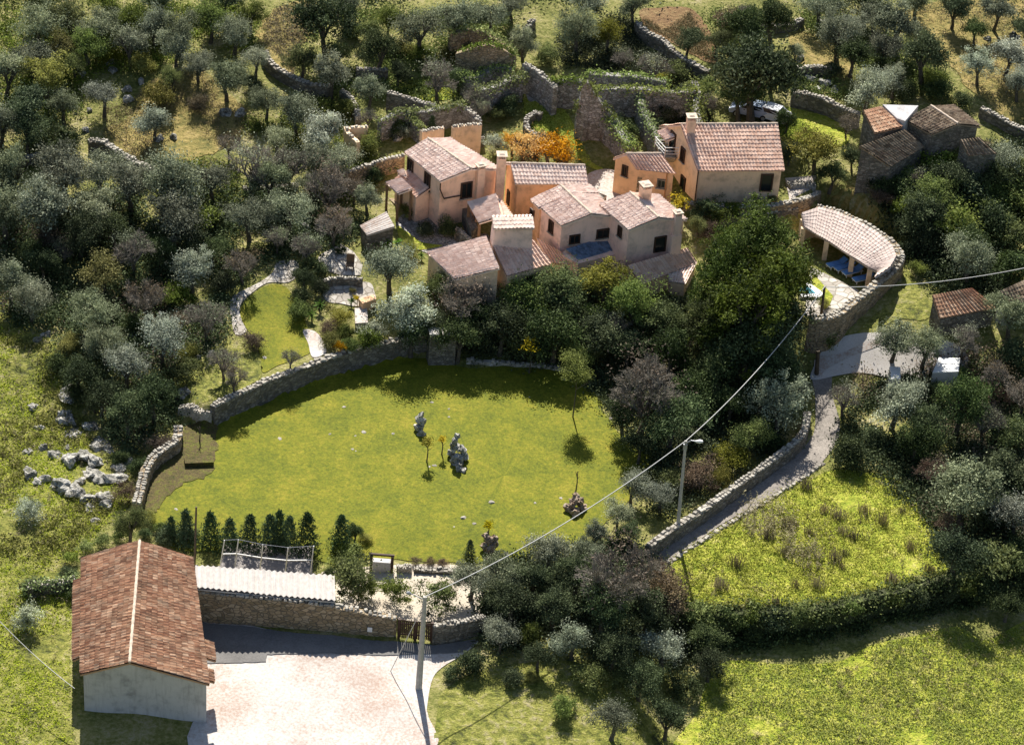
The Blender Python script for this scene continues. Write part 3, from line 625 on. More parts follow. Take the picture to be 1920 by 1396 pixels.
def chimney(root, base, w, d, h, rz, m, capm='tile_pink', flue=True):
    mb = MB(); mb.box((base.x, base.y, base.z+h/2), (w, d, h), rz)
    c = mb.build('chimney', M[m], root); k = MB()
    for s in (-1, 1):
        for t in (-1, 1):
            a = w/2-0.08; b = d/2-0.08
            k.box((base.x+s*a*math.cos(rz)-t*b*math.sin(rz), base.y+s*a*math.sin(rz)+t*b*math.cos(rz), base.z+h+0.12), (0.13, 0.13, 0.24), rz)
    k.box((base.x, base.y, base.z+h+0.27), (w+0.2, d+0.2, 0.08), rz); k.box((base.x, base.y, base.z+h+0.36), (w*0.8, d*0.8, 0.1), rz, 0.5)
    k.build('chimney_cap', M['ridge'], c); return c
def gable_house(name, label, E1, E2, R1, R2, eh, wallm, roofm, zb=None, ze=None, zr=None, over=0.22, cat='house', ground=None, pitch=None, halfk=1.0, F=None):
    """E1/E2 back and front ends of the visible eave, R1/R2 of the ridge (pixels)"""
    if ze is None:
        g = G(*ground) if ground else None
        ze = (g.z+eh) if g else G(E2[0], E2[1], eh).z
    e1, e2 = P(*E1, ze), P(*E2, ze)
    if zr is None:
        best = None
        for k in range(20, 600):
            z = ze+k*0.01; r1, r2 = P(*R1, z), P(*R2, z); a = (r1-e1+r2-e2); b = (r2-r1+e2-e1)
            v = abs(Vector((a.x, a.y)).normalized().dot(Vector((b.x, b.y)).normalized()))
            run = math.hypot(*((r1+r2)/2-(e1+e2)/2).xy); pt = math.degrees(math.atan2(z-ze, run))
            pen = v+max(0, 14-pt)*0.05+max(0, pt-33)*0.05 if pitch is None else abs(pt-pitch)
            if best is None or pen < best[0]: best = (pen, z, pt, v)
        zr = best[1]; print("HOUSE", label[:30], "ze %.2f zr %.2f pitch %.0f perp %.2f" % (ze, zr, best[2], best[3]))
    r1, r2 = P(*R1, zr), P(*R2, zr)
    # square the plan: ridge and eaves share one direction
    d = (r2-r1+e2-e1); d.z = 0; d.normalize()
    m1 = (r1+r2)/2; n = Vector((-d.y, d.x, 0)); 
    em = (e1+e2)/2; off = (em-m1).dot(n); L = ((r2-r1).length+(e2-e1).length)/4; c = (m1+em)/2; along = c.dot(d)-m1.dot(d)
    mm = m1+d*along; mm.z = zr
    f1, f2 = r1+(r1-e1)*halfk, r2+(r2-e2)*halfk
    if F: f1, f2 = P(*F[0], ze), P(*F[1], ze)
    for q in (e1, e2): q.z = ze
    for q in (f1, f2): q.z = zr-(zr-ze)*halfk
    rd = dict(e1=e1, e2=e2, r1=r1, r2=r2, f1=f1, f2=f2, ze=ze, zr=zr, d=d, n=n, off=off)
    c = (e1+e2+f1+f2)/4; zg = min(H(q.x, q.y) for q in (e1, e2, f1, f2))-0.6 if zb is None else zb
    root = empty(name, (c.x, c.y, H(c.x, c.y)), label, cat); rd['root'] = root
    sg = 1 if off > 0 else -1
    ins = lambda p, s, t, dz: Vector((p.x, p.y, p.z))-n*sg*s*over+d*t*over-Vector((0, 0, dz))
    E1i, E2i, F1i, F2i = ins(e1, 1, 1, .16), ins(e2, 1, -1, .16), ins(f1, -1, 1, .16), ins(f2, -1, -1, .16)
    R1i, R2i = r1+d*over-Vector((0, 0, .16)), r2-d*over-Vector((0, 0, .16))
    dz = over*(zr-ze)/abs(off)
    for q in (E1i, E2i, F1i, F2i): q.z += dz
    mb = MB(); prism(mb, [E1i, E2i, R2i, F2i, F1i, R1i], zg)
    # gables share the ridge vertex: close the top so light cannot fall in
    mb.add([E1i, E2i, R2i, R1i, F2i, F1i], [(0, 1, 2, 3), (3, 2, 4, 5)])
    wl = mb.build('wall', M[wallm], root); rd['wall'] = wl
    rd['sw'] = (E1i, E2i); rd['fw'] = (E2i, F2i); rd['bw'] = (E1i, F1i)
    rb = MB(); roof_panel(rb, r1, r2, e2, e1); roof_panel(rb, r2, r1, f1, f2)
    rf = rb.build('roof', M[roofm], root); rd['roof'] = rf
    k = MB(); n2 = int((r2-r1).length/0.4)
    k.tube([r1+Vector((0, 0, .08))+(r2-r1)*i/n2 for i in range(n2+1)], [0.10+0.03*(i % 2) for i in range(n2+1)], 8); k.build('ridge_tiles', M['ridge'], rf)
    return rd
def lean_roof(name, root, pts, m, under=None, zb=None, wallm=None):
    """a single tiled slope; pts upper-left, upper-right, lower-right, lower-left"""
    mb = MB(); roof_panel(mb, *pts); r = mb.build('roof', M[m], root); r['label'] = name if name else 'tiled lean-to roof'
    if wallm:
        c = sum((Vector(p) for p in pts), Vector())/4; mb = MB()
        q = [Vector(p)+(c-Vector(p))*0.05-Vector((0, 0, .17)) for p in pts]
        prism(mb, q, zb); mb.add(q, [(0, 1, 2, 3)]); mb.build('wall', M[wallm], root)
    return r
def pipe(root, pts, r=0.05, m='woodd', name='downpipe'):
    mb = MB(); mb.tube(pts, r, 8); return mb.build(name, M[m], root)

# pale house on the left
A = gable_house("pale_house", "pale plastered house with a long gabled roof at the village's left end", (758,286), (825,341), (802,260), (884,317), 4.6, 'peach', 'tile_pale', ground=(829,398))
a_, b_ = A['sw']
window(A['root'], a_, b_, 770, 313, 0.8, 1.5); window(A['root'], a_, b_, 802, 340, 0.8, 1.6)
fa, fb = A['fw']
window(A['root'], fa, fb, 874, 356, 1.0, 1.5)
p1 = onplane(826, 343, fa, fb); p2 = onplane(833, 365, fa, fb); p3 = onplane(866, 365, fa, fb); o = (Vector((CAM[0], CAM[1], 0))-p1).normalized()*0.12; o.z = 0
pipe(A['root'], [p1+o, Vector((p1.x, p1.y, p1.z-.6))+o, Vector((p2.x, p2.y, p3.z))+o, p3+o], 0.06)
c0 = onplane(899, 345, fa, fb); rz = math.atan2((fb-fa).y, (fb-fa).x)
zt = onplane(899, 312, fa, fb).z
chimney(A['root'], Vector((c0.x+o.x*2, c0.y+o.y*2, c0.z-4)), 0.7, 0.6, zt-(c0.z-4), rz, 'peach')
# lean-to along its left wall
zz = A['ze']-1.6; u1, u2 = A['sw']; nn = A['n']*(1 if A['off'] > 0 else -1)
s1 = u1.lerp(u2, 0.05); s2 = u1.lerp(u2, 0.72)
lean_roof('brown shaded lean-to roof along the left wall', A['root'], [Vector((s1.x, s1.y, zz)), Vector((s2.x, s2.y, zz)), Vector((s2.x, s2.y, zz))+nn*1.5-Vector((0, 0, .55)), Vector((s1.x, s1.y, zz))+nn*1.5-Vector((0, 0, .55))], 'tile_pink', zb=A['ze']-6, wallm='peach')
# porch left of it
gp = G(748, 388); zt = gp.z+2.6
pr = empty("tiled_porch", (gp.x, gp.y, gp.z), "small open porch with a pale tiled roof on posts left of the pale house", "porch")
q = [P(754,334,zt+0.5), P(774,354,zt+0.5), P(746,364,zt), P(723,343,zt)]
lean_roof(None, pr, q, 'tile_pale')
for k, p in enumerate(q):
    pp = p+(sum(q, Vector())/4-p)*0.12; mb = MB(); mb.box((pp.x, pp.y, (gp.z-0.5+pp.z-.1)/2), (0.22, 0.22, pp.z-.1-gp.z+0.5)); mb.build("post", M['woodm'], pr)
q2 = [P(758,317,zt+0.4), P(763,333,zt+0.4), P(752,331,zt), P(745,321,zt)]
lean_roof('tiny pale roof behind the porch roof', pr, q2, 'tile_pale', zb=gp.z-.5, wallm='peach')
mb = MB(); fl = [P(x, y, gp.z+0.2) for x, y in ((716,362),(745,348),(790,378),(758,396))]; prism(mb, fl, gp.z-2.2); mb.add(fl, [(0, 1, 2, 3)]); mb.build("porch_floor", M['ochrestone'], pr)

# middle house with the corrugated front slope
B = gable_house("orange_house", "orange plastered house with the wide tiled slope and square chimney stack, centre back", (966,345), (1103,347), (957,307), (1097,311), 4.2, 'orange', 'tile_pale', ground=(975,408), cat='house', pitch=31)
sa, sb = B['sw']; ga, gb = B['bw']
window(B['root'], ga, gb, 954, 370, 0.5, 1.3, sill=False)
ztop = B['zr']+1.1; cc = P(941, 294, ztop)
chimney(B['root'], Vector((cc.x, cc.y, ztop-7)), .75, .85, 7, math.atan2((sb-sa).y, (sb-sa).x), 'peach')
window(B['root'], sa, sb, 1078, 362, 1.0, 1.2)
low = empty("stone_annex", tuple(G(1120, 372)), "low rough stone annex with a pale top right of the orange house", "outbuilding")
zl = B['ze']-0.8; t = [P(1104,350,zl), P(1137,372,zl-.5), P(1118,385,zl-.5), P(1084,360,zl)]
mb = MB(); prism(mb, t, zl-4.5); mb.build("wall", M['ochrestone'], low); mb = MB(); t2 = [v+Vector((0, 0, .05)) for v in t]; prism(mb, t2, zl-.2); mb.add(t2, [(0, 1, 2, 3)]); mb.build("roof_slab", M['cap'], low)

# central pair of gables
C = gable_house("gabled_house", "central pale house with two roofs in line and two small front windows", (1006,384), (1052,424), (1064,361), (1109,402), 4.4, 'pinkwall', 'tile_pale', ground=(1052,471))
sa, sb = C['sw']; fa, fb = C['fw']
window(C['root'], sa, sb, 1034, 425, 0.6, 1.1); window(C['root'], fa, fb, 1077, 448, 0.9, 0.8); window(C['root'], fa, fb, 1130, 437, 1.1, 0.8)
C2 = gable_house("back_roof_house", "narrow pale gabled house joined behind the central pale house", (994,375), (1010,391), (1051,348), (1068,364), 3.9, 'orange', 'tile_pale', ze=C['ze']+0.05, zr=C['zr']+0.02)
window(C2['root'], *C2['sw'], 998, 408, 0.6, 1.6, name='door')
pp_ = C['sw'][0]; pipe(C['root'], [pp_+C['n']*(0.1 if C['off'] > 0 else -.1), Vector((pp_.x, pp_.y, pp_.z-3.6))+C['n']*(0.1 if C['off'] > 0 else -.1)], 0.06, 'terracotta')
# right gable house
D = gable_house("gabled_house", "pale house with a tapered chimney at its right front corner and a dark shuttered door", (1123,383), (1178,432), (1181,361), (1235,409), 5.2, 'pinkwall', 'tile_pale', ground=(1180,500))
sa, sb = D['sw']; fa, fb = D['fw']
window(D['root'], fa, fb, 1237, 457, 1.05, 1.45, glass='glass', name='door'); window(D['root'], sa, sb, 1163, 434, 0.5, 0.9)
rzD = math.atan2((fb-fa).y, (fb-fa).x); oD = Vector((CAM[0], CAM[1], 0))-fa; oD.z = 0; oD.normalize()
c0 = onplane(1266, 440, fa, fb); zt = onplane(1267, 400, fa, fb).z; zbm = onplane(1264, 462, fa, fb).z
cw = chimney(D['root'], Vector((c0.x, c0.y, zbm))+oD*0.25, 0.62, 0.6, zt-zbm, rzD, 'pinkwall')
mb = MB(); q = Vector((c0.x, c0.y, 0))+oD*0.25; mb.box((q.x, q.y, (zbm-3+onplane(1264, 436, fa, fb).z)/2), (1.15, 0.9, onplane(1264, 436, fa, fb).z-zbm+3), rzD, 0.8); mb.build("chimney_breast", M['pinkwall'], D['root'])
cr = P(1208, 378, D['zr']-0.5); chimney(D['root'], Vector((cr.x, cr.y, D['zr']-1.6)), 0.8, 0.9, 2.6, rzD, 'peach')
# blue glazed lean-to and front block between them
zb0 = C['ze']-3.0
bl = [P(1061,468,zb0+.7), P(1140,444,zb0+.7), P(1179,464,zb0), P(1086,489,zb0)]
blk = empty("glazed_wing", tuple(G(1120, 500)), "low front wing with a blue glass lean-to roof between the two pale gabled houses", "house wing")
mb = MB(); nb = 14
for k in range(nb):
    for r in range(3):
        a = bl[0].lerp(bl[1], (k+.03)/nb); b = bl[0].lerp(bl[1], (k+.97)/nb); c = bl[3].lerp(bl[2], (k+.97)/nb); d = bl[3].lerp(bl[2], (k+.03)/nb)
        q = [a.lerp(d, r/3+.01), b.lerp(c, r/3+.01), b.lerp(c, (r+1)/3-.01), a.lerp(d, (r+1)/3-.01)]
        mb.add([v+Vector((0, 0, .10+.02*((k+r) % 2))) for v in q]+[v-Vector((0, 0, .0)) for v in q], [(3, 2, 1, 0), (0, 1, 5, 4), (1, 2, 6, 5), (2, 3, 7, 6), (3, 0, 4, 7)])
mb.build("glass_roof", M['bluegl'], blk)
mb = MB(); fr = [bl[0]+Vector((0, 0, 0)), bl[1], bl[2]+Vector((.3, -.3, -.05)), bl[3]+Vector((-.1, -.4, -.05)), P(1050,476,zb0+.35)]; prism(mb, fr, zb0-5.5); mb.add(fr, [(0, 1, 2, 3, 4)]); mb.build("wall", M['pinkwall'], blk)
# patio roofs, low tiled roofs in front, cap tower
fl = empty("low_tiled_wing", tuple(G(950, 520)), "low front wing with broad tiled slopes left of the blue glass roof", "house wing")
z1 = G(880, 528).z+3.0
G1 = [P(800,474,z1+.35), P(912,443,z1+1.5), P(937,503,z1+1.1), P(838,520,z1)]
zl1 = z1
rf = lean_roof('broad lit tiled slope with a bare tree in front', fl, [P(912,443,z1+1.5), P(937,503,z1+1.5), P(852,524,z1), P(800,474,z1)], 'tile_pale', zb=z1-4.5, wallm='tan')
H1 = [P(922,458,z1+1.6), P(1001,450,z1+1.6), P(1035,495,z1+.3), P(950,518,z1+.3)]
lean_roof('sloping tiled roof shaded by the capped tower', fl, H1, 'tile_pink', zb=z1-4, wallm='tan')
window(fl, H1[3]+Vector((0.1, 0.1, 0)), H1[2]+Vector((-.1, 0.1, 0)), 993, 531, 0.9, 1.6, name='door')
window(fl, H1[3]+Vector((0.1, 0.1, 0)), H1[2]+Vector((-.1, 0.1, 0)), 962, 536, 0.7, 0.7)
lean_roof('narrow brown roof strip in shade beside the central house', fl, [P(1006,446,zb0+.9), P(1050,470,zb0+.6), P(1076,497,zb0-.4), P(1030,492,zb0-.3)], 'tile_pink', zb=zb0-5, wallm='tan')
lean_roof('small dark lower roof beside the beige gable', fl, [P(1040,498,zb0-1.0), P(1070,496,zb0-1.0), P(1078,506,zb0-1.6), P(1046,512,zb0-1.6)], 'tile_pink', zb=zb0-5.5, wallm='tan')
tw = empty("capped_tower", tuple(G(960, 500)), "square pale ventilation tower with a narrow tiled cap in the village's front middle", "tower")
zt = z1+3.6; t = [P(928,423,zt), P(999,422,zt), P(999,412,zt), P(932,412,zt)]
d1 = (t[1]-t[0]); d1.z = 0; L1 = d1.length; d1.normalize(); n1 = Vector((-d1.y, d1.x, 0)); t = [t[0], t[1], t[1]+n1*1.5, t[0]+n1*1.5]
mb = MB(); wv = t+[]; cen = sum(t, Vector())/4
top = [v+Vector((0, 0, -.5)) for v in t]; bot = [cen+(v-cen)*1.15 for v in t]
mb.add(top+[Vector((v.x, v.y, z1-1.5)) for v in bot], [(0, 4, 5, 1), (1, 5, 6, 2), (2, 6, 7, 3), (3, 7, 4, 0), (0, 1, 2, 3)]); mb.build("wall", M['pinkwall'], tw)
mb = MB()
for k in range(8):
    q = top[0].lerp(top[1], (k+.5)/8); q2 = top[3].lerp(top[2], (k+.5)/8)
    for s in (q+n1*.1, q2-n1*.1): mb = MB(); mb.box((s.x, s.y, s.z+.15), (0.2, 0.2, 0.3), math.atan2(d1.y, d1.x)); mb.build("vent_brick", M['ridge'], tw)
mb = MB(); zc = t[0].z-.2; o1 = n1*.25; o2 = d1*.12
roof_panel(mb, Vector((t[3].x, t[3].y, zc+.45))-o1*2.2-o2, Vector((t[2].x, t[2].y, zc+.45))-o1*2.2+o2, Vector((t[1].x, t[1].y, zc))-o1+o2, Vector((t[0].x, t[0].y, zc))-o1-o2)
roof_panel(mb, Vector((t[2].x, t[2].y, zc+.45))-o1*2.2+o2, Vector((t[3].x, t[3].y, zc+.45))-o1*2.2-o2, Vector((t[3].x, t[3].y, zc))+o1-o2, Vector((t[2].x, t[2].y, zc))+o1+o2)
mb.build("roof", M['tile_pale'], tw)
# pergola roof left of the orange house
gi = G(902, 442); zi = gi.z+2.9
pg = empty("tiled_pergola", (gi.x, gi.y, gi.z), "open pergola with a pale tiled roof on posts left of the capped tower", "pergola")
q = [P(876,380,zi+.9), P(931,364,zi+.9), P(940,406,zi), P(898,419,zi)]
q = [P(931,364,zi+1.2), P(940,406,zi+1.2), P(898,419,zi), P(876,380,zi)]
lean_roof(None, pg, q, 'tile_pale')
cen = sum(q, Vector())/4
for p in q:
    pp = p+(cen-p)*.1; mb = MB(); mb.box((pp.x, pp.y, (gi.z-.8+pp.z-.1)/2), (.25, .25, pp.z-.1-gi.z+.8)); mb.build("post", M['woodm'], pg)
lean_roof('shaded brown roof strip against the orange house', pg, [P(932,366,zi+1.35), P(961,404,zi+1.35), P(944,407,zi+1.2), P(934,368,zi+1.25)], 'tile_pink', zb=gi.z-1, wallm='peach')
mb = MB(); q3 = [P(866,388,gi.z+1.6), P(876,383,gi.z+1.6), P(896,425,gi.z+1.6), P(884,434,gi.z+1.6)]; prism(mb, q3, gi.z-2); mb.add(q3, [(0, 1, 2, 3)]); mb.build("side_wall", M['drystone'], pg)
# low shaded roof right front
rr = empty("low_roof_wing", tuple(G(1240, 560)), "low dark tiled wing in the shade below the tapered chimney", "house wing")
ze_ = D['ze']-3.6
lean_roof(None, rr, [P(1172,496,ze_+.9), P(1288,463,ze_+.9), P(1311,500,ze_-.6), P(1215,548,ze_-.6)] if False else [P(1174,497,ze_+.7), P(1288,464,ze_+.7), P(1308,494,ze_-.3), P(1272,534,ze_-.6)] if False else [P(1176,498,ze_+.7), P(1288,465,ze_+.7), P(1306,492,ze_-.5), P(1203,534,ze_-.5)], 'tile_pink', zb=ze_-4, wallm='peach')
lean_roof('sunlit lower corner of the shaded roof, painted as paler tile', rr, [P(1252,514,ze_-.55), P(1306,492,ze_-.52), P(1284,533,ze_-.95), P(1256,528,ze_-.95)], 'tile_pale', zb=ze_-4, wallm='peach')  # sunlight on this corner put in as a separate panel of paler tile

# largest house
J = gable_house("tan_house", "largest house, tan walls and a broad tiled slope, at the village's back right", (1308,321), (1471,320), (1276,234), (1458,233), 3.4, 'tan', 'tile_pink', ground=(1306,378), pitch=31)
sa, sb = J['sw']; ga, gb = J['bw']
window(J['root'], sa, sb, 1437, 342, 1.05, 1.7, name='door'); window(J['root'], ga, gb, 1281, 290, 0.7, 1.3); window(J['root'], ga, gb, 1262, 268, 0.9, 2.1, name='door'); window(J['root'], ga, gb, 1281, 346, 0.8, 1.6, name='door')
rzJ = math.atan2((sb-sa).y, (sb-sa).x)
pj = sa+Vector((-.1, -.15, 0)); pipe(J['root'], [pj, Vector((pj.x, pj.y, pj.z-3.4))], .06)
cj = J['r1'].lerp(J['e1'], .12)+J['d']*0.7; chimney(J['root'], Vector((cj.x, cj.y, cj.z-.5)), .75, .8, 1.7, rzJ, 'peach')
# balcony on its left gable
gd = (gb-ga); gd.z = 0; gd.normalize(); on = -J['d']
pb = onplane(1262, 284, ga, gb); mb = MB(); q = pb+on*.65; mb.box((q.x, q.y, pb.z-.1), (1.3, 2.2, .2), rzJ); bal = mb.build("balcony", M['cap'], J['root'])
mb = MB(); q = pb+on*.35; mb.box((q.x, q.y, pb.z-.5), (.7, 1.2, .6), rzJ, 1.6); mb.build("balcony_corbel", M['cap'], bal)
mb = MB()
cor = [pb+gd*1.05, pb+gd*1.05+on*1.25, pb-gd*1.05+on*1.25, pb-gd*1.05]
for a, b in zip(cor, cor[1:]):
    for hh in (.3, .6, .95): mb.tube([a+Vector((0, 0, hh)), b+Vector((0, 0, hh))], .035, 6)
for a in cor: mb.tube([a, a+Vector((0, 0, 1))], .045, 6)
mb.build("railing", M['white'], bal)
pa = onplane(1259, 251, ga, gb); q0, q1 = pa-gd*.9+Vector((0, 0, .1)), pa+gd*.9+Vector((0, 0, .1)); mb = MB(); roof_panel(mb, q0, q1, q1+on*.9-Vector((0, 0, .35)), q0+on*.9-Vector((0, 0, .35))); k = mb.build("door_canopy", M['tile_pale'], J['root'])
# annex with the small tiled roof
K = gable_house("orange_annex", "small bright orange annex with stone quoins against the largest house's left wall", (1193,318), (1268,326), (1173,289), (1240,289), 3.3, 'orange', 'tile_pink', ground=(1193,372), pitch=31)
sa, sb = K['sw']; ga, gb = K['bw']
window(K['root'], sa, sb, 1240, 344, .7, .8, 'drystone', label='small window in a thick stone surround'); window(K['root'], ga, gb, 1172, 320, .5, 1.0)
mb = MB()
for k in range(6):
    z = sa.z-1.0-k*.34; q = sa+K['d']*(.3+.12*(k % 2)); mb.box((q.x, q.y-.0, z), (.6+.25*(k % 2), .12, .26), rzJ)
mb.build("quoin", M['ochrestone'], K['root']); pk = sb+Vector((-.6, -.15, 0)); pipe(K['root'], [pk, Vector((pk.x, pk.y, pk.z-3.2))], .05, 'terracotta')

# abandoned farm roofs
L3 = empty("abandoned_farm", tuple(G(1700, 300)), "old farmhouse with sagging brown tile roofs round a pale flat roof, upper right", "farmhouse")
zf = G(1664, 335).z+2.6
lean_roof('large weathered front roof', L3, [P(1612,274,zf+1.8), P(1696,243,zf+1.8), P(1733,276,zf+.4), P(1669,313,zf)], 'tile_old', zb=zf-4, wallm='drystone')
lean_roof('reddish rear left roof', L3, [P(1619,208,zf+2.6), P(1652,200,zf+2.6), P(1692,238,zf+1.9), P(1640,250,zf+1.9)], 'tile_red', zb=zf-4, wallm='drystone')
mb = MB(); q = [P(1655,196,zf+2.7), P(1722,198,zf+2.7), P(1697,227,zf+2.4), P(1682,222,zf+2.4)]; prism(mb, q, zf-3); mb.add(q, [(0, 1, 2, 3)]); mb.build("flat_roof", M['greywall'], L3)
z2 = zf+2.9
L2 = gable_house("abandoned_barn", "old barn with a sagging brown gabled roof right of the pale flat roof", (1697,226), (1748,253), (1745,199), (1796,233), 3, 'drystone', 'tile_old', ze=z2-.9, cat='barn')
L4 = empty("abandoned_lean_to", tuple(G(1830, 270)), "long low brown roof running right of the old barn's gable", "outbuilding")
lean_roof(None, L4, [P(1800,262,z2-.6), P(1836,258,z2-.4), P(1870,288,z2-1.4), P(1815,292,z2-1.6)], 'tile_old', zb=z2-5, wallm='drystone')
# hut by the green lane, right edge roof
gm = G(1790, 625); zm = gm.z+1.9
Mh = empty("stone_hut", tuple(gm), "square stone hut with a rough reddish tile roof right of the grassy lane", "hut")
lean_roof(None, Mh, [P(1748,553,zm+1.2), P(1822,540,zm+1.2), P(1868,577,zm), P(1762,597,zm)], 'tile_red', zb=zm-3.5, wallm='drystone')
gm = G(1910, 600); zm = gm.z+2.0
Nh = empty("stone_shed", tuple(gm), "grey stone shed with a brown roof cut by the photo's right edge", "shed")
lean_roof(None, Nh, [P(1873,546,zm+.9), P(1935,518,zm+.9), P(1960,560,zm), P(1885,572,zm)], 'tile_old', zb=zm-3.5, wallm='greywall')
# white flat blocks among the right-hand trees
gw = G(1775, 700); wb = empty("white_outbuilding", tuple(gw), "low white flat roofed outbuilding glimpsed between the olive trees on the right", "outbuilding")
q = [P(1760,672,gw.z+1.1), P(1800,673,gw.z+1.1), P(1797,698,gw.z+1.1), P(1748,700,gw.z+1.1)]
mb = MB(); prism(mb, q, gw.z-.6); mb.build("wall", M['greywall'], wb); mb = MB(); q2 = [v+Vector((0, 0, .12)) for v in q]; prism(mb, q2, gw.z+1.08); mb.add(q2, [(0, 1, 2, 3)]); mb.build("roof_slab", M['white'], wb)
gw = G(1680, 720); wb = empty("white_gatehouse", tuple(gw), "tiny white block behind the olive trees beside the road bend", "outbuilding")
q = [P(1668,688,gw.z+1.4), P(1688,690,gw.z+1.4), P(1688,712,gw.z+1.4), P(1670,712,gw.z+1.4)]
mb = MB(); prism(mb, q, gw.z-.6); mb.build("wall", M['greywall'], wb); mb = MB(); q2 = [v+Vector((0, 0, .12)) for v in q]; prism(mb, q2, gw.z+1.38); mb.add(q2, [(0, 1, 2, 3)]); mb.build("roof_slab", M['white'], wb)

# pool pavilion: curved tiled roof inside the pool wall
pv = empty("pool_pavilion", tuple(P(1600, 470, zpool)), "curved open pavilion with a long pale tiled roof beside the pool terrace", "pavilion")
zo, zi = zpool+2.1, zpool+2.55
outer = [(1503,399),(1535,388),(1565,396),(1600,410),(1646,437),(1673,460),(1681,480),(1669,501),(1640,520)]
inner = [(1507,425),(1528,438),(1550,451),(1572,465),(1596,481),(1615,493),(1629,502),(1640,508),(1646,512)]
ow = [P(x, y, zi+.3) for x, y in outer]; iw = [P(x, y, zo) for x, y in inner]
mb = MB()
for k in range(8): roof_panel(mb, ow[k], ow[k+1], iw[k+1], iw[k], 0.035)
mb.build("roof", M['tile_dusty'], pv)
for k in (0, 2, 4, 6):
    p = iw[k].lerp(ow[k], .06); mb = MB(); mb.box((p.x, p.y, (zpool+zo-.15)/2), (.4, .4, zo-.15-zpool)); mb.build("pillar", M['tan'], pv)
mb = MB(); bw_ = [ow[k].lerp(iw[k], .12) for k in range(7)]
for a, b in zip(bw_, bw_[1:]): boxr(mb, a, b, zpool-.3, zo+.1, .3)
mb.build("back_wall", M['tan'], pv)
def lounger(px, py, rz, label):
    b = P(px, py, zpool+.08); r = empty("sun_lounger", tuple(b), label, "sun lounger", "blue loungers beside the pool pavilion"); r.rotation_euler = (0, 0, rz)
    def mk(n, m, bx, par):
        q = MB(); [q.box(*x) for x in bx]; me = bpy.data.meshes.new(n); me.from_pydata(q.v, [], q.f); me.materials.append(M[m]); o = bpy.data.objects.new(n, me); col.objects.link(o); o.parent = par; return o
    mk("frame", 'white', [((0, 0, .3), (1.9, .7, .06)), ((-.8, -.3, .15), (.06, .06, .3)), ((.8, -.3, .15), (.06, .06, .3)), ((-.8, .3, .15), (.06, .06, .3)), ((.8, .3, .15), (.06, .06, .3))], r)
    mk("cushion", 'blue', [((-.3, 0, .38), (1.3, .66, .1))], r)
    q = MB(); q.add([(.35, -.33, .36), (.35, .33, .36), (.95, .33, .75), (.95, -.33, .75), (.38, -.33, .26), (.38, .33, .26), (.98, .33, .66), (.98, -.33, .66)], [(0, 1, 2, 3), (7, 6, 5, 4), (0, 4, 5, 1), (1, 5, 6, 2), (2, 6, 7, 3), (3, 7, 4, 0)])
    me = bpy.data.meshes.new("backrest"); me.from_pydata(q.v, [], q.f); me.materials.append(M['blue']); o = bpy.data.objects.new("backrest", me); col.objects.link(o); o.parent = r
lounger(1568,500, .55, "blue sun lounger farthest left under the curved pavilion roof")
lounger(1582,506, .55, "blue sun lounger second from the left beside the curved pavilion")
lounger(1597,514, .55, "blue sun lounger third from the left beside the curved pavilion")
lounger(1617,527, .5, "blue sun lounger nearest the pavilion's right pillar and the stone wall")
mb = MB(); q = [P(x, y, zpool+.3) for x, y in ((1500,532),(1518,530),(1545,550),(1536,556),(1500,556))]; prism(mb, q, zpool-.2); mb.add(q, [(0, 1, 2, 3, 4)])
pe = empty("pool_basin", tuple(q[0]), "white rimmed corner of the small pool half hidden by the tall laurels", "pool"); mb.build("rim", M['white'], pe)
mb = MB(); q = [P(x, y, zpool+.33) for x, y in ((1497,538),(1514,536),(1530,549),(1500,550))]; mb.add(q, [(0, 1, 2, 3)]); mb.build("pool_water", M['water'], pe)
stone_wall("steps_wall", "stack of pale garden steps right of the largest tan house", [(1478,345),(1500,342),(1530,344)], .4, .9, 'cap', 'cap')

# red roofed barn in the lower left corner
Q = gable_house("red_roofed_barn", "big barn with a worn red tile gabled roof and white ridge line, lower left corner", (152,1046), (150,1264), (262,1014), (243,1242), 3.6, 'greywall', 'tile_red', ground=(400,1300), cat='barn', F=((362,1046),(393,1283)))
mb = MB(); e, f = Q['f1'].lerp(Q['f2'], .66), Q['f1'].lerp(Q['f2'], .80); nq = -Q['n']*(1 if Q['off'] > 0 else -1)
dz = Vector((0, 0, .28)); roof_panel(mb, e, f, f+nq*.7-dz, e+nq*.7-dz); mb.build('roof_extension', M['tile_red'], Q['root']); mb = MB(); e, f = Q['f1'].lerp(Q['f2'], .88), Q['f1'].lerp(Q['f2'], .97); roof_panel(mb, e, f, f+nq*.4-dz*.6, e+nq*.4-dz*.6); mb.build('roof_extension', M['tile_red'], Q['root']); mb = MB()
e, f = Q['e1'].lerp(Q['e2'], .18), Q['e1'].lerp(Q['e2'], .86); roof_panel(mb, f, e, e-nq*.55-dz, f-nq*.55-dz)
mb.build("roof_extension", M['tile_red'], Q['root'])
# white sheet roofed shed behind the yard wall
gs = G(500, 1150); zs = gs.z+2.75
sh = empty("sheet_roofed_shed", tuple(gs), "long narrow shed with a bright white corrugated sheet roof beside the red roofed barn", "shed")
q = [P(366,1061,zs+.35), P(627,1080,zs+.1), P(629,1128,zs-.1), P(366,1103,zs+.12)]
mb = MB(); roof_panel(mb, *q, amp=.09, per=.42, crs=8); mb.build("roof", M['whitemetal'], sh); cen = sum(q, Vector())/4
mb = MB(); qq = [cen+(v-cen)*.95-Vector((0, 0, .2)) for v in q]; prism(mb, qq, gs.z-.5); mb.add(qq, [(0, 1, 2, 3)]); mb.build("wall", M['ochrestone'], sh)
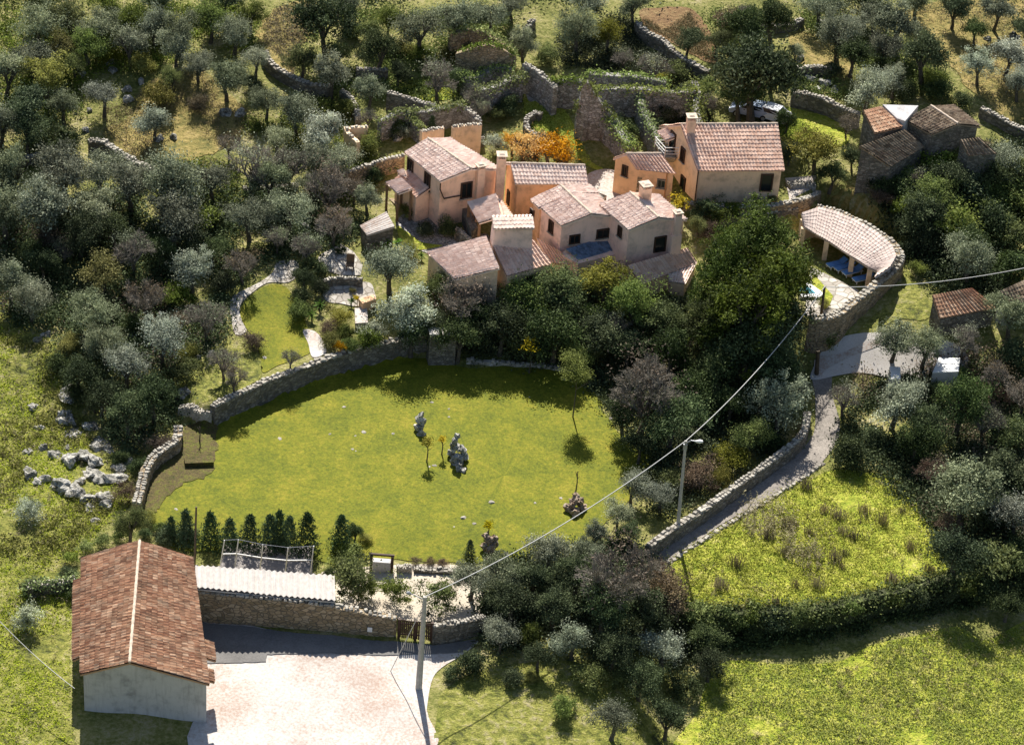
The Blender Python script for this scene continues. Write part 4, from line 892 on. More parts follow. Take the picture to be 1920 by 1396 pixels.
# garden store by the lawn's back (dark block with a white roof)
gs = G(835, 700); zs = gs.z+3.1
st = empty("garden_store", tuple(gs), "dark stone garden store with a white flat roof at the back of the big lawn", "shed")
q = [P(802,615,zs), P(852,617,zs), P(856,629,zs), P(806,629,zs)]
mb = MB(); prism(mb, q, gs.z-.4); mb.build("wall", M['drystone'], st); mb = MB(); q2 = [v+Vector((0, 0, .12)) for v in q]; prism(mb, q2, zs-.02); mb.add(q2, [(0, 1, 2, 3)]); mb.build("roof_slab", M['whitemetal'], st)
# garden shelter with the slatted pale roof left of the village
gs = G(715, 455); zs = gs.z+1.5
st = empty("garden_shelter", tuple(gs), "stone garden shelter with a patched pale sheet roof behind the palms", "shelter")
q = [P(686,404,zs+.35), P(728,398,zs+.3), P(745,424,zs), P(686,441,zs)]
q = [P(725,398,zs+.6), P(740,425,zs+.6), P(688,441,zs), P(675,424,zs)]
mb = MB(); roof_panel(mb, *q, amp=.03, per=.3, crs=3); mb.build("roof", M['concrete'], st); cen = sum(q, Vector())/4; mb = MB(); qq = [cen+(v-cen)*.93-Vector((0, 0, .2)) for v in q]; prism(mb, qq, gs.z-.5); mb.add(qq, [(0, 1, 2, 3)]); mb.build("wall", M['drystone'], st)
# ------------------------------------------------------------------ rocks
def rock_mesh(name, seed, m, sub=3, rough=0.28, tall=1.0):
    import bmesh
    bm = bmesh.new(); bmesh.ops.create_icosphere(bm, subdivisions=sub, radius=1)
    r = random.Random(seed); pl = [(Vector((r.gauss(0, 1), r.gauss(0, 1), r.gauss(0, 1))).normalized(), r.uniform(.45, .9)) for _ in range(16)]
    from mathutils import noise as mn
    off = Vector((seed*3.1, seed*1.7, 0))
    for v in bm.verts:
        p = v.co.copy()
        for n, d in pl:
            k = p.dot(n)
            if k > d: p -= n*(k-d)
        p += v.co*(mn.noise(v.co*1.8+off)*rough+mn.noise(v.co*5+off)*rough*.35); p.z *= .7*tall; v.co = p
    me = bpy.data.meshes.new(name); bm.to_mesh(me); bm.free(); me.materials.append(m); return me
RK = [rock_mesh("rock", k, M['rock']) for k in range(6)]; RS = [rock_mesh("stone", k+20, M['cap'], 2, .2) for k in range(3)]; RR = [rock_mesh("rock", k+40, M['redrock'], 3, .5, 1.1) for k in range(3)]
def rock(px, py, wpx, label, group, src, name="boulder", cat="rock", sz=1.0, sink=.25):
    g = G(px, py); s = wpx/2/FPX*float(np.linalg.norm(np.array(g[:])-CAM)); o = bpy.data.objects.new(name, rnd.choice(src)); col.objects.link(o)
    o.location = (g.x, g.y, g.z+s*.3*sz-sink*s*.5); o.scale = (s, s*rnd.uniform(.7, 1), s*sz); o.rotation_euler = (rnd.uniform(-.2, .2), rnd.uniform(-.2, .2), rnd.uniform(0, 6.28)); return tag(o, label, cat, group)
ORD = ["first","second","third","fourth","fifth","sixth","seventh","eighth","ninth","tenth","eleventh","twelfth","thirteenth","fourteenth","fifteenth","sixteenth","seventeenth","eighteenth","nineteenth","twentieth"]
def od(k): return ORD[k] if k < 20 else "twenty-"+ORD[k-20]
rocks = [(129,743,42),(127,792,44),(138,815,42),(168,800,32),(183,838,44),(103,853,30),(132,866,40),(155,858,40),(178,868,34),(168,888,40),(185,898,36),(217,899,46),(116,915,40),(143,925,46),(165,938,34),(195,930,46),(55,890,42),(76,803,26),(60,765,22),(51,850,24),(80,840,20),(166,952,30),(200,950,30),(225,880,30),(118,780,34),(238,870,30),(88,900,26),(70,905,24),(205,845,28),(150,905,26),(70,640,20),(85,628,22),(180,975,20),(125,840,20)]
for k, (x, y, wq) in enumerate(sorted(rocks)):
    rock(x, y, wq*1.25, f"grey limestone boulder on the rocky meadow at far left, {od(k) if k < 20 else od(k)} counting from the left", "boulders on the rocky meadow", RK, sz=rnd.uniform(.7, 1.1), sink=.5)
rocks2 = [(160,245,22,"beside the hillside wall"),(423,213,30,"left foot of the olive on the clearing"),(452,214,30,"right foot of the olive on the clearing"),(300,262,26,"under the small olive, left"),(325,260,22,"under the small olive, right"),(240,170,24,"in the shaded gully"),(240,190,26,"lower in the shaded gully"),(205,120,26,"in the upper left scrub"),(212,135,22,"below the upper left scrub"),(150,140,28,"on the upper left slope"),(167,208,14,"white and small on the upper slope"),(265,155,20,"right of the gully"),(346,740,32,"dark and round beside the dirt clearing"),(395,665,22,"pale in the dirt clearing"),(370,672,20,"left in the dirt clearing"),(245,630,26,"black and white between the left olives"),(300,595,24,"among dark scrub on the left"),(1500,112,22,"on the rough slope top right"),(1900,70,26,"on the dry hillside top right"),(1545,45,22,"near the top by the dark olives"),(575,430,30,"pale beside the shaded garden track"),(1852,75,20,"small on the dry hillside"),(1520,150,30,"pale blue-grey on the terrace right of the big dark tree"),(1545,160,34,"large and pale on the terrace right of the big dark tree"),(1565,172,26,"above the back lawn's curved wall"),(1532,168,22,"low on the pale terrace"),(610,260,20,"left of the tan courtyard"),(745,262,26,"in the rubble behind the pale house"),(730,246,22,"upper one in the rubble behind the pale house"),(1260,262,22,"at the foot of the large ruin")]
for x, y, wq, t in rocks2: rock(x, y, wq, f"grey rock {t}", None, RK)
small = [(645,763,10),(524,823,11),(619,814,9),(667,818,7),(683,811,12),(661,843,10),(668,846,6),(738,814,9),(811,755,10),(842,768,8),(842,782,9),(815,873,12),(805,875,8),(923,942,16),(1003,943,10),(870,972,14),(890,982,12),(852,988,7),(908,1005,8),(950,1038,14),(1052,935,12),(330,955,10),(497,671,12),(992,745,6),(1058,712,10),(1145,785,10)]
for k, (x, y, wq) in enumerate(sorted(small)):
    rock(x, y, wq, f"small pale stone lying on the big lawn, {od(k)} counting from the left", "small stones on the lawn", RS, "stone", "stone", .8)
def pile(label, spots, src, ):
    g = G(spots[0][0], spots[-1][1]); root = empty("rock_pile", tuple(g), label, "rock pile")
    for x, y, wq, h in spots:
        p = G(x, y, h) if h else G(x, y); s = wq/2/FPX*float(np.linalg.norm(np.array(p[:])-CAM)); o = bpy.data.objects.new("rock", rnd.choice(src)); col.objects.link(o)
        o.parent = root; o.location = p-g+Vector((0, 0, -.1)); o.scale = (s, s*.85, s*1.3); o.rotation_euler = (rnd.uniform(-.5, .5), rnd.uniform(-.5, .5), rnd.uniform(0, 6.28))
pile("upright craggy grey rocks, left of the two tall piles on the lawn", [(790,812,22,.2),(786,800,24,.5),(792,790,20,1.0),(786,782,22,1.2),(790,775,16,1.6)], RK)
pile("tall craggy pale rock pile in the middle of the lawn", [(858,862,34,.3),(848,850,26,.4),(868,855,24,.4),(852,836,28,1.2),(866,840,24,1.2),(853,824,22,1.9),(858,815,16,2.4),(872,850,14,.6)], RK)
pile("small dark rock lump at the foot of the tall pile", [(862,876,22,.2),(868,882,20,.1),(858,870,16,.4)], RK)
pile("reddish rock pile with a thin bare sapling, right part of the lawn", [(1078,958,30,.2),(1068,950,22,.4),(1090,948,24,.4),(1076,938,22,.9),(1088,938,18,.9),(1079,928,16,1.2),(1072,944,16,.8)], RR)
pile("reddish rock pile with a small yellow plant at the lawn's front edge", [(917,1032,28,.2),(910,1022,20,.5),(928,1020,22,.6),(917,1012,22,.9),(912,1002,18,1.3),(926,1006,16,1.1),(918,1048,18,.1)], RR)
# turf block beside the worn grass
g = G(372, 870); mb = MB(); 
q = [P(x, y, g.z+.45) for x, y in ((345,856),(399,853),(401,866),(347,868))]; prism(mb, q, g.z-.1); mb.add(q, [(0, 1, 2, 3)])
tag(mb.build("turf_slab", M['worn']), "low rectangular turf topped block on the worn grass at the lawn's left", "garden block")

# ------------------------------------------------------------------ poles, wires, gate, court
def pole(name, label, base, top, h, r0, r1, m, cat="pole"):
    b = G(*base); d = (P(top[0], top[1], b.z+h)-b); root = empty(name, tuple(b), label, cat); t = b+d
    mb = MB(); mb.tube([b-d*.03, b+d*.5, t], [r0, (r0+r1)/2, r1], 10); mb.build("post", M[m], root); return root, b, t
lp, b0, tL = pole("street_lamp", "tall grey street lamp beside the shaded lane, above the meadow", (1269,1008), (1286,826), 8.6, .16, .10, 'concpole', "street lamp")
arm = P(1306, 827, tL.z+.15); mb = MB(); mb.tube([tL-Vector((0, 0, .25)), tL.lerp(arm, .5)+Vector((0, 0, .05)), arm], .045, 6); mb.build("arm", M['greymetal'], lp)
mb = MB(); mb.tube([arm-(arm-tL)*.1, arm+(arm-tL)*.3, arm+(arm-tL)*.6], [.08, .17, .09], 8); lh = mb.build("lamp_head", M['white'], lp)
mb = MB(); mb.box(tuple(tL+Vector((0, -.1, -.5))), (.3, .15, .5)); mb.build("bracket", M['greymetal'], lp)
up, b0, tU = pole("utility_pole", "thick pale concrete utility pole in front of the wooden gate", (785,1290), (797,1118), 7.6, .26, .15, 'concpole', "utility pole")
arm = P(770, 1112, tU.z+.1); mb = MB(); mb.tube([tU-Vector((0, 0, .3)), arm], .035, 6); mb.build("arm", M['greymetal'], up)
mb = MB(); mb.tube([arm-(arm-tU)*.05, arm+(arm-tU)*.15, arm+(arm-tU)*.3], [.06, .15, .08], 8); mb.build("lamp_head", M['greymetal'], up)
wp, b0, tW = pole("wooden_pole", "dark wooden pole standing in the pool terrace corner by the curved wall", (1537,612), (1546,538), 4.2, .14, .11, 'pole_wood')
pole("wooden_post", "stout dark wooden post beside the bright road bend", (1531,702), (1534,657), 2.4, .2, .17, 'pole_wood', "post")
tp, b0, tT = pole("wooden_pole", "thin dark pole rising between the red roofed barn and the conifers", (364,1085), (368,950), 6.2, .09, .07, 'pole_wood')
def cable(label, a, b, sag, r=.03, n=24):
    pts = [a.lerp(b, k/n)-Vector((0, 0, sag*4*(k/n)*(1-k/n))) for k in range(n+1)]; mb = MB(); mb.tube(pts, r, 6); return tag(mb.build("cable", M['wire']), label, "cable", "overhead cables")
cable("overhead cable across the lawn's right corner from utility pole to street lamp", tU, tL, 1.0, .04)
cable("overhead cable climbing from the street lamp to the pool corner pole", tL, tW, 1.0, .04)
cable("overhead cable from the pool corner pole out past the photo's right edge", tW, P(1990, 487, tW.z+2.0), .8, .035)
gy = G(732, 1258); cable("slanting guy cable from the concrete pole down to the yard", tU-Vector((0, 0, .6)), gy, 0, .03, 2)
cable("thin cable crossing the grass at the photo's lower left corner", P(-30, 1132, 4), P(140, 1290, 2), .4, .03)

ga, gb = G(747, 1196), G(809, 1203); gt = empty("wooden_gate", tuple((ga+gb)/2), "dark double picket gate between the yard wall and the short wall", "gate")
hg = 1.75; d = gb-ga
for t in (0, .5, 1):
    p = ga+d*t; mb = MB(); mb.box((p.x, p.y, p.z+hg/2), (.2, .2, hg+.2)); mb.build("gate_post", M['woodd'], gt)
for s in (0, 1):
    a, b = ga+d*(.02+.5*s), ga+d*(.48+.5*s); mb = MB()
    for k in range(8):
        p = a.lerp(b, (k+.5)/8); mb.box((p.x, p.y-.03, p.z+.1+hg/2), (.11, .04, hg-.1+.1*math.sin(k)), math.atan2(d.y, d.x))
    for hh in (.35, 1.35): boxr(mb, a+Vector((0, .04, 0)), b+Vector((0, .04, 0)), ga.z+hh, ga.z+hh+.12, .05)
    mb.build("gate_leaf", M['woodd'], gt)
sgp = onplane(694, 1176, G(628,1180), G(744,1196)); mb = MB(); mb.box((sgp.x, sgp.y-.35, sgp.z+.1), (.35, .04, .4)); tag(mb.build("wall_plate", M['white']), "small white plate fixed on the yard wall left of the gate", "sign")

cf = empty("court_fence", tuple(G(500, 1060)), "white framed rail fence round the grey slab behind the sheet roofed shed", "fence")
posts = [((412,1064),(421,1012)),((440,1064),(447,1011)),((487,1070),(493,1020)),((535,1074),(540,1026)),((582,1076),(588,1023))]
tops = []; bots = []
for bq, tq in posts:
    b = G(*bq); t = P(tq[0], tq[1], b.z+2.7); tops.append(t); bots.append(b); mb = MB(); mb.tube([b, t], .05, 6); mb.build("post", M['white'], cf)
mb = MB(); 
for k in range(4):
    m0 = bots[k].lerp(tops[k], .5); m1 = bots[k+1].lerp(tops[k+1], .5); mb.tube([m0, m1], .05, 6)
mb.build("middle_rail", M['white'], cf); mb = MB()
for k in range(4): mb.tube([tops[k], tops[k+1]], .02, 5)
mb.build("top_wire", M['greymetal'], cf)
sheet("court_slab", [(412,1068),(424,1017),(505,1022),(588,1027),(585,1079)], M['net'], .08, False)
cf2 = empty("low_rail", tuple(G(392, 1050)), "short white low rail between the dark pole and the court fence", "rail"); mb = MB(); a, b = G(370, 1062, .9), G(412, 1064, .9); mb.tube([a, b], .05, 6); mb.build("rail", M['white'], cf2)
for p in (a, b): mb = MB(); mb.tube([p, p-Vector((0, 0, 1))], .05, 6); mb.build("post", M['white'], cf2)
# little well / woodwork by the court
g = G(716, 1072); wl = empty("garden_shelter", tuple(g), "small dark wooden well head with a pale panel at the court's back edge", "well")
for dx in (-.85, .75): mb = MB(); mb.box((g.x+dx, g.y, g.z+.8), (.2, .35, 1.7)); mb.build("post", M['woodd'], wl)
mb = MB(); mb.box((g.x-.05, g.y+.1, g.z+.55), (1.35, .5, 1.0)); mb.build("panel", M['greywall'], wl); mb = MB(); mb.box((g.x-.05, g.y, g.z+1.66), (1.9, .16, .14)); mb.build("beam", M['woodd'], wl)
stone_wall("court_wall", "row of white upright stones right of the small well", [(744,1060),(758,1060),(772,1061)], .6, .5, 'cap', 'cap')
stone_wall("court_wall", "low dry stone edge between the lawn and the gravel court", [(776,1064),(810,1066),(866,1068)], .35, .5, 'drystone')
# stairs and planter in the garden
g = G(690, 580); mb = MB(); pl_ = empty("planter", tuple(g), "orange walled planter with a pale top at the patio's right", "planter")
q = [P(673,560,g.z+.9), P(700,552,g.z+.9), P(706,560,g.z+.9), P(680,569,g.z+.9)]; prism(mb, q, g.z-.5); mb.add(q, [(0, 1, 2, 3)]); mb.build("wall", M['orange'], pl_)
g = G(680, 600); mb = MB(); q = [P(665,577,g.z+.5), P(688,575,g.z+.5), P(690,604,g.z+.5), P(666,606,g.z+.5)]; prism(mb, q, g.z-.4); mb.add(q, [(0, 1, 2, 3)]); tag(mb.build("stone_table", M['concrete']), "white stone slab table below the orange planter", "table")
g = G(1395, 372); mb = MB(); bn = empty("garden_bench", tuple(g), "long dark bench against the front wall of the largest house", "bench"); 
mb.box((g.x, g.y+.2, g.z+.5), (3.0, .5, .08)); mb.build("seat", M['woodd'], bn)
for dx in (-1.3, 0, 1.3): mb = MB(); mb.box((g.x+dx, g.y+.2, g.z+.23), (.08, .4, .46)); mb.build("leg", M['woodd'], bn)
g = G(656, 505); mb = MB(); ch = empty("garden_chair", tuple(g), "wooden garden chair on the striped paved terrace", "chair"); mb.box((g.x, g.y, g.z+.5), (.7, .7, .08)); mb.build("seat", M['woodm'], ch)
mb = MB(); mb.box((g.x, g.y+.33, g.z+.95), (.7, .06, .85)); mb.build("backrest", M['woodm'], ch)
for dx in (-.3, .3):
    for dy in (-.3, .3): mb = MB(); mb.box((g.x+dx, g.y+dy, g.z+.23), (.07, .07, .46)); mb.build("leg", M['woodm'], ch)
# parked cars under the big dark tree
def car(px, py, rz, paint, label):
    g = G(px, py); r = empty("parked_car", tuple(g), label, "car", "cars parked under the big dark tree"); r.rotation_euler = (0, 0, rz)
    prof = [(-2.0,.35),(-2.05,.75),(-1.9,.9),(-1.55,.95),(-1.1,1.38),(.45,1.42),(1.05,.98),(1.85,.85),(2.05,.65),(2.0,.35)]
    def ob(n, mb, m, par=r):
        me = bpy.data.meshes.new(n); me.from_pydata(mb.v, [], mb.f); me.materials.append(M[m]); o = bpy.data.objects.new(n, me); col.objects.link(o); o.parent = par; return o
    n = len(prof); mb = MB(); vs = [(x, -s*(.84 if z < .97 else .66), z) for s in (1, -1) for x, z in prof]; mb.add(vs, [tuple(range(n))[::-1], tuple(range(n, 2*n))]+[(i, (i+1) % n, (i+1) % n+n, i+n) for i in range(n)]); ob("body", mb, paint)
    mb = MB(); mb.add([(1.07,-.62,1.01),(1.07,.62,1.01),(.52,.56,1.39),(.52,-.56,1.39)], [(0, 1, 2, 3)]); mb.add([(-1.56,.62,.98),(-1.56,-.62,.98),(-1.14,-.56,1.35),(-1.14,.56,1.35)], [(0, 1, 2, 3)])
    for s in (-1, 1): mb.add([(-1.2,s*.80,1.02),(.85,s*.80,1.02),(.35,s*.69,1.36),(-1.0,s*.69,1.36)], [(0, 1, 2, 3)])
    ob("glass", mb, 'glass')
    for x in (-1.3, 1.3):
        for s in (-1, 1): mb = MB(); mb.tube([Vector((x, s*.7, .32)), Vector((x, s*.88, .32))], .32, 14); wq = ob("wheel", mb, 'tyre'); mb = MB(); mb.tube([Vector((x, s*.87, .32)), Vector((x, s*.9, .32))], .19, 10); ob("rim", mb, 'greymetal', wq)
    for s in (-1, 1): mb = MB(); mb.box((1.98, s*.6, .68), (.12, .32, .14)); ob("headlight", mb, 'white')
car(1408, 216, 2.9, 'carblue', "pale blue parked car half hidden under the big dark tree")
car(1440, 222, 2.7, 'carwhite', "white parked car right of the pale blue one behind the largest house")

# ------------------------------------------------------------------ plants
def crown_mesh(name, mname, seed, ncl=78, per=70, leaf=.085, sp=.17, zs=.75, shell=.45, aspect=.55, lobed=True):
    r = np.random.default_rng(seed)
    d = r.normal(size=(ncl, 3)); d /= np.linalg.norm(d, axis=1)[:, None]; d[:, 2] = np.where(d[:, 2] < -.55, -d[:, 2], d[:, 2])
    lump = 1+.24*np.sin(d[:, 0]*3.3+seed)+.24*np.sin(d[:, 1]*4+seed*2)+.12*np.sin(d[:, 2]*7+seed)
    nl = 5+int(r.integers(0, 4)); la = np.arange(nl)*6.283/nl+r.uniform(-.5, .5, nl); lr = r.uniform(.3, .62, nl); lz = r.uniform(-.2, .45, nl)
    LC = np.stack([np.cos(la)*lr, np.sin(la)*lr, lz], 1); LC[0] = (0, 0, .35); LR = r.uniform(.32, .52, nl); kk = r.integers(0, nl, ncl)
    if not lobed: LC *= .25; LR = LR*0+.82
    c = LC[kk]+d*(r.random(ncl)**shell)[:, None]*LR[kk][:, None]*lump[:, None]; c[:, 2] *= zs*1.15
    ct = .5+.24*r.normal(size=ncl); s = sp*(.4+1.0*r.random(ncl))
    k = np.repeat(np.arange(ncl), per); o = r.normal(size=(ncl*per, 3))*s[k][:, None]; o[:, 2] *= .7
    C = c[k]+o; t = ct[k]+.15*r.normal(size=len(k))
    V, F, T = leaves(C, leaf, t, aspect, .5, seed+1)
    return npmesh(name, V, F, M[mname], T)
def trunk_mesh(seed, h, m='bark', spread=.5, limbs=5, r=.09):
    rr = random.Random(seed); mb = MB(); top = Vector((rr.uniform(-.1, .1), rr.uniform(-.1, .1), h*.55))
    mb.tube([Vector((0, 0, -.15)), Vector((0, 0, 0)), top*.5+Vector((rr.uniform(-.04, .04), 0, 0)), top], [r*1.6, r*1.15, r*.9, r*.8], 8)
    for k in range(limbs):
        a = 6.28*k/limbs+rr.uniform(-.4, .4); e = top+Vector((math.cos(a)*spread*rr.uniform(.6, 1), math.sin(a)*spread*rr.uniform(.6, 1), h*rr.uniform(.5, .8))); md = top.lerp(e, .5)+Vector((0, 0, .08))
        mb.tube([top, md, e], [r*.6, r*.4, r*.12], 6)
        for q in range(2): mb.tube([md, md+Vector((rr.uniform(-.3, .3), rr.uniform(-.3, .3), rr.uniform(.2, .4)))], [r*.3, r*.08], 5)
    me = bpy.data.meshes.new("trunk"); me.from_pydata(mb.v, [], mb.f); me.materials.append(M[m]); return me
def bare_mesh(seed, m='twig', depth=6, h=1.0, th=.05, n0=4):
    rr = random.Random(seed); V = []; F = []
    def seg(a, b, ra, rb):
        d = (b-a).normalized(); u = d.cross(Vector((.3, .9, .2))).normalized(); w_ = d.cross(u); o = len(V)
        for p, r_ in ((a, ra), (b, rb)):
            for i in range(3): an = 2.094*i; V.append(tuple(p+u*math.cos(an)*r_+w_*math.sin(an)*r_))
        for i in range(3): F.append((o+i, o+(i+1) % 3, o+3+(i+1) % 3, o+3+i))
    def grow(p, d, L, r_, k):
        q = p+d*L; seg(p, q, r_, r_*.68)
        if k == 0: return
        for i in range(3 if k > 1 else 4):
            nd = (d+Vector((rr.gauss(0, .45), rr.gauss(0, .45), rr.gauss(.06, .3)))).normalized()
            grow(q if i < 2 else p.lerp(q, .6), nd, L*rr.uniform(.66, .86), r_*.62, k-1)
    for i in range(n0):
        a = 6.28*i/n0+rr.uniform(-.4, .4); d = Vector((math.cos(a)*.7, math.sin(a)*.7, 1)).normalized()
        grow(Vector((0, 0, 0)), d, .30*h, th, depth)
    V_ = np.array(V); return npmesh("branches", V_, np.array(F), M[m])
def con_mesh(name, seed, n=2600):
    r = np.random.default_rng(seed); z = r.random(n)**1.25; tier = (z*9+r.random(n)*.3) % 1
    a = r.random(n)*6.283; rad = (.08+(1-z)**.8*.40)*(1-.45*tier)*(.35+.65*r.random(n)**.5)*(1+.3*np.sin(a*5+z*31+seed)+.2*np.sin(a*3+z*57))
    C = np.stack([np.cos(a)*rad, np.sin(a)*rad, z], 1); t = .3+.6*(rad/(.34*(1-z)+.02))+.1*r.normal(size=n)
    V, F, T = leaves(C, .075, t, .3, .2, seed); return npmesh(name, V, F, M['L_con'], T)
def palm_mesh(seed, n=34):
    rr = random.Random(seed); mb = MB(); 
    for k in range(n):
        a = rr.uniform(0, 6.28); el = rr.uniform(.0, 1.3); L = rr.uniform(.7, 1.0); d = Vector((math.cos(a)*math.cos(el), math.sin(a)*math.cos(el), math.sin(el))); side = Vector((-math.sin(a), math.cos(a), 0))
        p0 = Vector((0, 0, 0)); pts = [p0+d*L*t-Vector((0, 0, .35*t*t*L)) for t in (0, .35, .7, 1)]; ws = (.03, .06, .045, .005)
        mb.add([p+side*w_*s for p, w_ in zip(pts, ws) for s in (-1, 1)], [(0, 1, 3, 2), (2, 3, 5, 4), (4, 5, 7, 6)])
    me = npmesh("fronds", mb.v, mb.f, M['L_palm'], np.full(len(mb.v), .6)); return me
NV = 4
KIND = {
 'olive':  dict(m='L_olive', n='olive_tree', cat='olive tree', t='grey-green olive tree', p=dict(ncl=83, per=115, leaf=.062, sp=.15), hz=1.2, tr=1),
 'silver': dict(m='L_silver', n='olive_tree', cat='olive tree', t='silvery olive tree', p=dict(ncl=78, per=115, leaf=.064, sp=.15), hz=1.15, tr=1),
 'green':  dict(m='L_green', n='leafy_tree', cat='tree', t='green leafy tree', p=dict(ncl=83, per=110, leaf=.062, sp=.15, zs=.8), hz=1.15, tr=1),
 'yellow': dict(m='L_yel', n='leafy_tree', cat='tree', t='yellow-green leafy tree', p=dict(ncl=72, per=70, leaf=.075, sp=.15, zs=.8), hz=1.1, tr=1),
 'dark':   dict(m='L_dark', n='evergreen_tree', cat='tree', t='dark evergreen tree', p=dict(ncl=104, per=80, leaf=.07, sp=.15, zs=.85), hz=1.2, tr=1),
 'laurel': dict(m='L_laurel', n='laurel_tree', cat='tree', t='tall yellow-green laurel', p=dict(ncl=210, per=95, leaf=.05, sp=.085, zs=1.25, lobed=False, shell=.3), hz=1.5, tr=1),
 'orange': dict(m='L_orange', n='autumn_tree', cat='tree', t='orange autumn tree', p=dict(ncl=52, per=45, leaf=.085, sp=.16, zs=.6), hz=1.1, tr=1),
 'gold':   dict(m='L_gold', n='young_tree', cat='young tree', t='small golden leaved tree', p=dict(ncl=18, per=26, leaf=.20, sp=.2, zs=.9), hz=1.8, tr=1),
 'bush':   dict(m='L_green', n='bush', cat='bush', t='green rounded bush', p=dict(ncl=65, per=75, leaf=.085, sp=.16, zs=.7), hz=.55, tr=0),
 'dbush':  dict(m='L_dark', n='bush', cat='bush', t='dark dense bush', p=dict(ncl=71, per=75, leaf=.085, sp=.16, zs=.7), hz=.55, tr=0),
 'ybush':  dict(m='L_yel', n='bush', cat='bush', t='yellow-green bush', p=dict(ncl=58, per=65, leaf=.085, sp=.16, zs=.7), hz=.55, tr=0),
 'sbush':  dict(m='L_silver', n='bush', cat='bush', t='silver-grey bush', p=dict(ncl=65, per=70, leaf=.08, sp=.16, zs=.75), hz=.6, tr=0),
 'rust':   dict(m='L_rust', n='bush', cat='bush', t='rust-brown bush', p=dict(ncl=65, per=75, leaf=.07, sp=.17, zs=.7), hz=.55, tr=0),
 'ivybush':dict(m='L_ivy', n='ivy_bush', cat='bush', t='glossy ivy bush', p=dict(ncl=50, per=60, leaf=.10, sp=.17, zs=.75), hz=.6, tr=0),
 'shrubtree':dict(m='L_green', n='shrub', cat='shrub', t='upright green shrub', p=dict(ncl=60, per=75, leaf=.10, sp=.16, zs=1.25, lobed=False), hz=1.0, tr=0),
}
PRO = {}
for k, v in KIND.items():
    PRO[k] = [crown_mesh("crown" if v['tr'] else "foliage", v['m'], sum(map(ord, k))*7+i*13, **v['p']) for i in range(NV)]
TR = [trunk_mesh(i, 1.0) for i in range(5)]
BARE = [bare_mesh(i, 'twig') for i in range(4)]; BARER = [bare_mesh(i+9, 'twigred') for i in range(3)]
SP_ = [crown_mesh("foliage", 'L_rust', 900+i, 50, 14, .06, .2, .75) for i in range(3)]; SPG = [crown_mesh("foliage", 'L_olive', 930+i, 50, 16, .06, .2, .75) for i in range(3)]
CON = [con_mesh("crown", i) for i in range(4)]; PALM = [palm_mesh(i) for i in range(3)]
CNT = {}; PLACED = []
def link(n, me, par, loc=(0, 0, 0), sc=(1, 1, 1), rz=0, tilt=0):
    o = bpy.data.objects.new(n, me); col.objects.link(o); o.parent = par; o.location = loc; o.scale = sc; o.rotation_euler = (tilt, 0, rz); return o
def plant(kind, px, py, wpx, zone, lab=None):
    """crown centre and crown width in the picture"""
    base = {'bare': 1.25, 'barer': .8, 'conifer': .0, 'palm': .6}.get(kind) or (KIND[kind]['hz'] if kind in KIND else 0)
    g = G(px, py); 
    for _ in range(3):
        dist = float(np.linalg.norm(np.array(g[:])-CAM)); rad = wpx/2/FPX*dist; hc = base*rad if kind != 'conifer' else 0; g = G(px, py, hc)
    loc = (g.x, g.y, H(g.x, g.y)); k = rnd.randrange(100); rz = rnd.uniform(0, 6.28)
    names = {'bare': ('bare_tree', 'bare tree', 'bare brown-grey twiggy tree'), 'barer': ('bare_shrub', 'shrub', 'reddish bare twiggy shrub'), 'conifer': ('young_conifer', 'conifer', 'small dark cone shaped conifer'), 'palm': ('palm', 'palm', 'bright green spiky palm')}
    nm, cat, txt = names[kind] if kind in names else (KIND[kind]['n'], KIND[kind]['cat'], KIND[kind]['t'])
    root = empty(nm, loc, lab, cat); PLACED.append((root, kind, zone, px, txt, lab))
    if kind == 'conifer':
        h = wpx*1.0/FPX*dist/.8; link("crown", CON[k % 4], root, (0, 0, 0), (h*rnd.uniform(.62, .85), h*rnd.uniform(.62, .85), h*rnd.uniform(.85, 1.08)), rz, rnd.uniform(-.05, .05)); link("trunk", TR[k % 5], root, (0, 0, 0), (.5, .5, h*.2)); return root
    if kind == 'palm':
        link("trunk", TR[k % 5], root, (0, 0, 0), (rad*.6, rad*.6, hc*.9), rz); link("fronds", PALM[k % 3], root, (0, 0, hc*.9), (rad, rad, rad)); return root
    s = rad*rnd.uniform(1.08, 1.26)
    if kind in ('bare', 'barer'):
        B_ = BARE if kind == 'bare' else BARER; zb = hc*(.35 if kind == 'bare' else 0)
        link("branches", B_[k % len(B_)], root, (0, 0, zb), (s*1.0, s*1.0, s*1.1), rz)
        if kind == 'bare': link("trunk", TR[k % 5], root, (0, 0, 0), (s*.7, s*.7, max(.6, hc*.62)), rz)
        link("foliage", (SPG if kind == 'bare' and k % 2 else SP_)[k % 3], root, (0, 0, zb+s*.7), (s*.85, s*.85, s*.8), rz); return root
    v = KIND[kind]; p = PRO[kind]
    link("crown" if v['tr'] else "foliage", p[k % NV], root, (0, 0, hc), (s*rnd.uniform(.85, 1.12), s*rnd.uniform(.85, 1.12), s*rnd.uniform(.85, 1.2)), rz)
    if v['tr']: link("trunk", TR[k % 5], root, (0, 0, 0), (s*1.0, s*1.0, hc*1.05), rz)
    return root
Z = {}
Z['in the dense grove at the photo\'s top left corner'] = "olive 75 50 87;green 130 40 73;olive 190 52 78;green 240 40 73;olive 290 50 73;olive 340 66 78;green 395 40 78;olive 440 62 73;green 470 32 64;olive 60 110 73;yellow 110 92 69;green 165 84 73;olive 330 90 66;olive 10 140 82;olive 0 230 82;green 200 8 73;olive 300 0 73;dark 420 0 82;green 80 0 73;green 140 120 55"
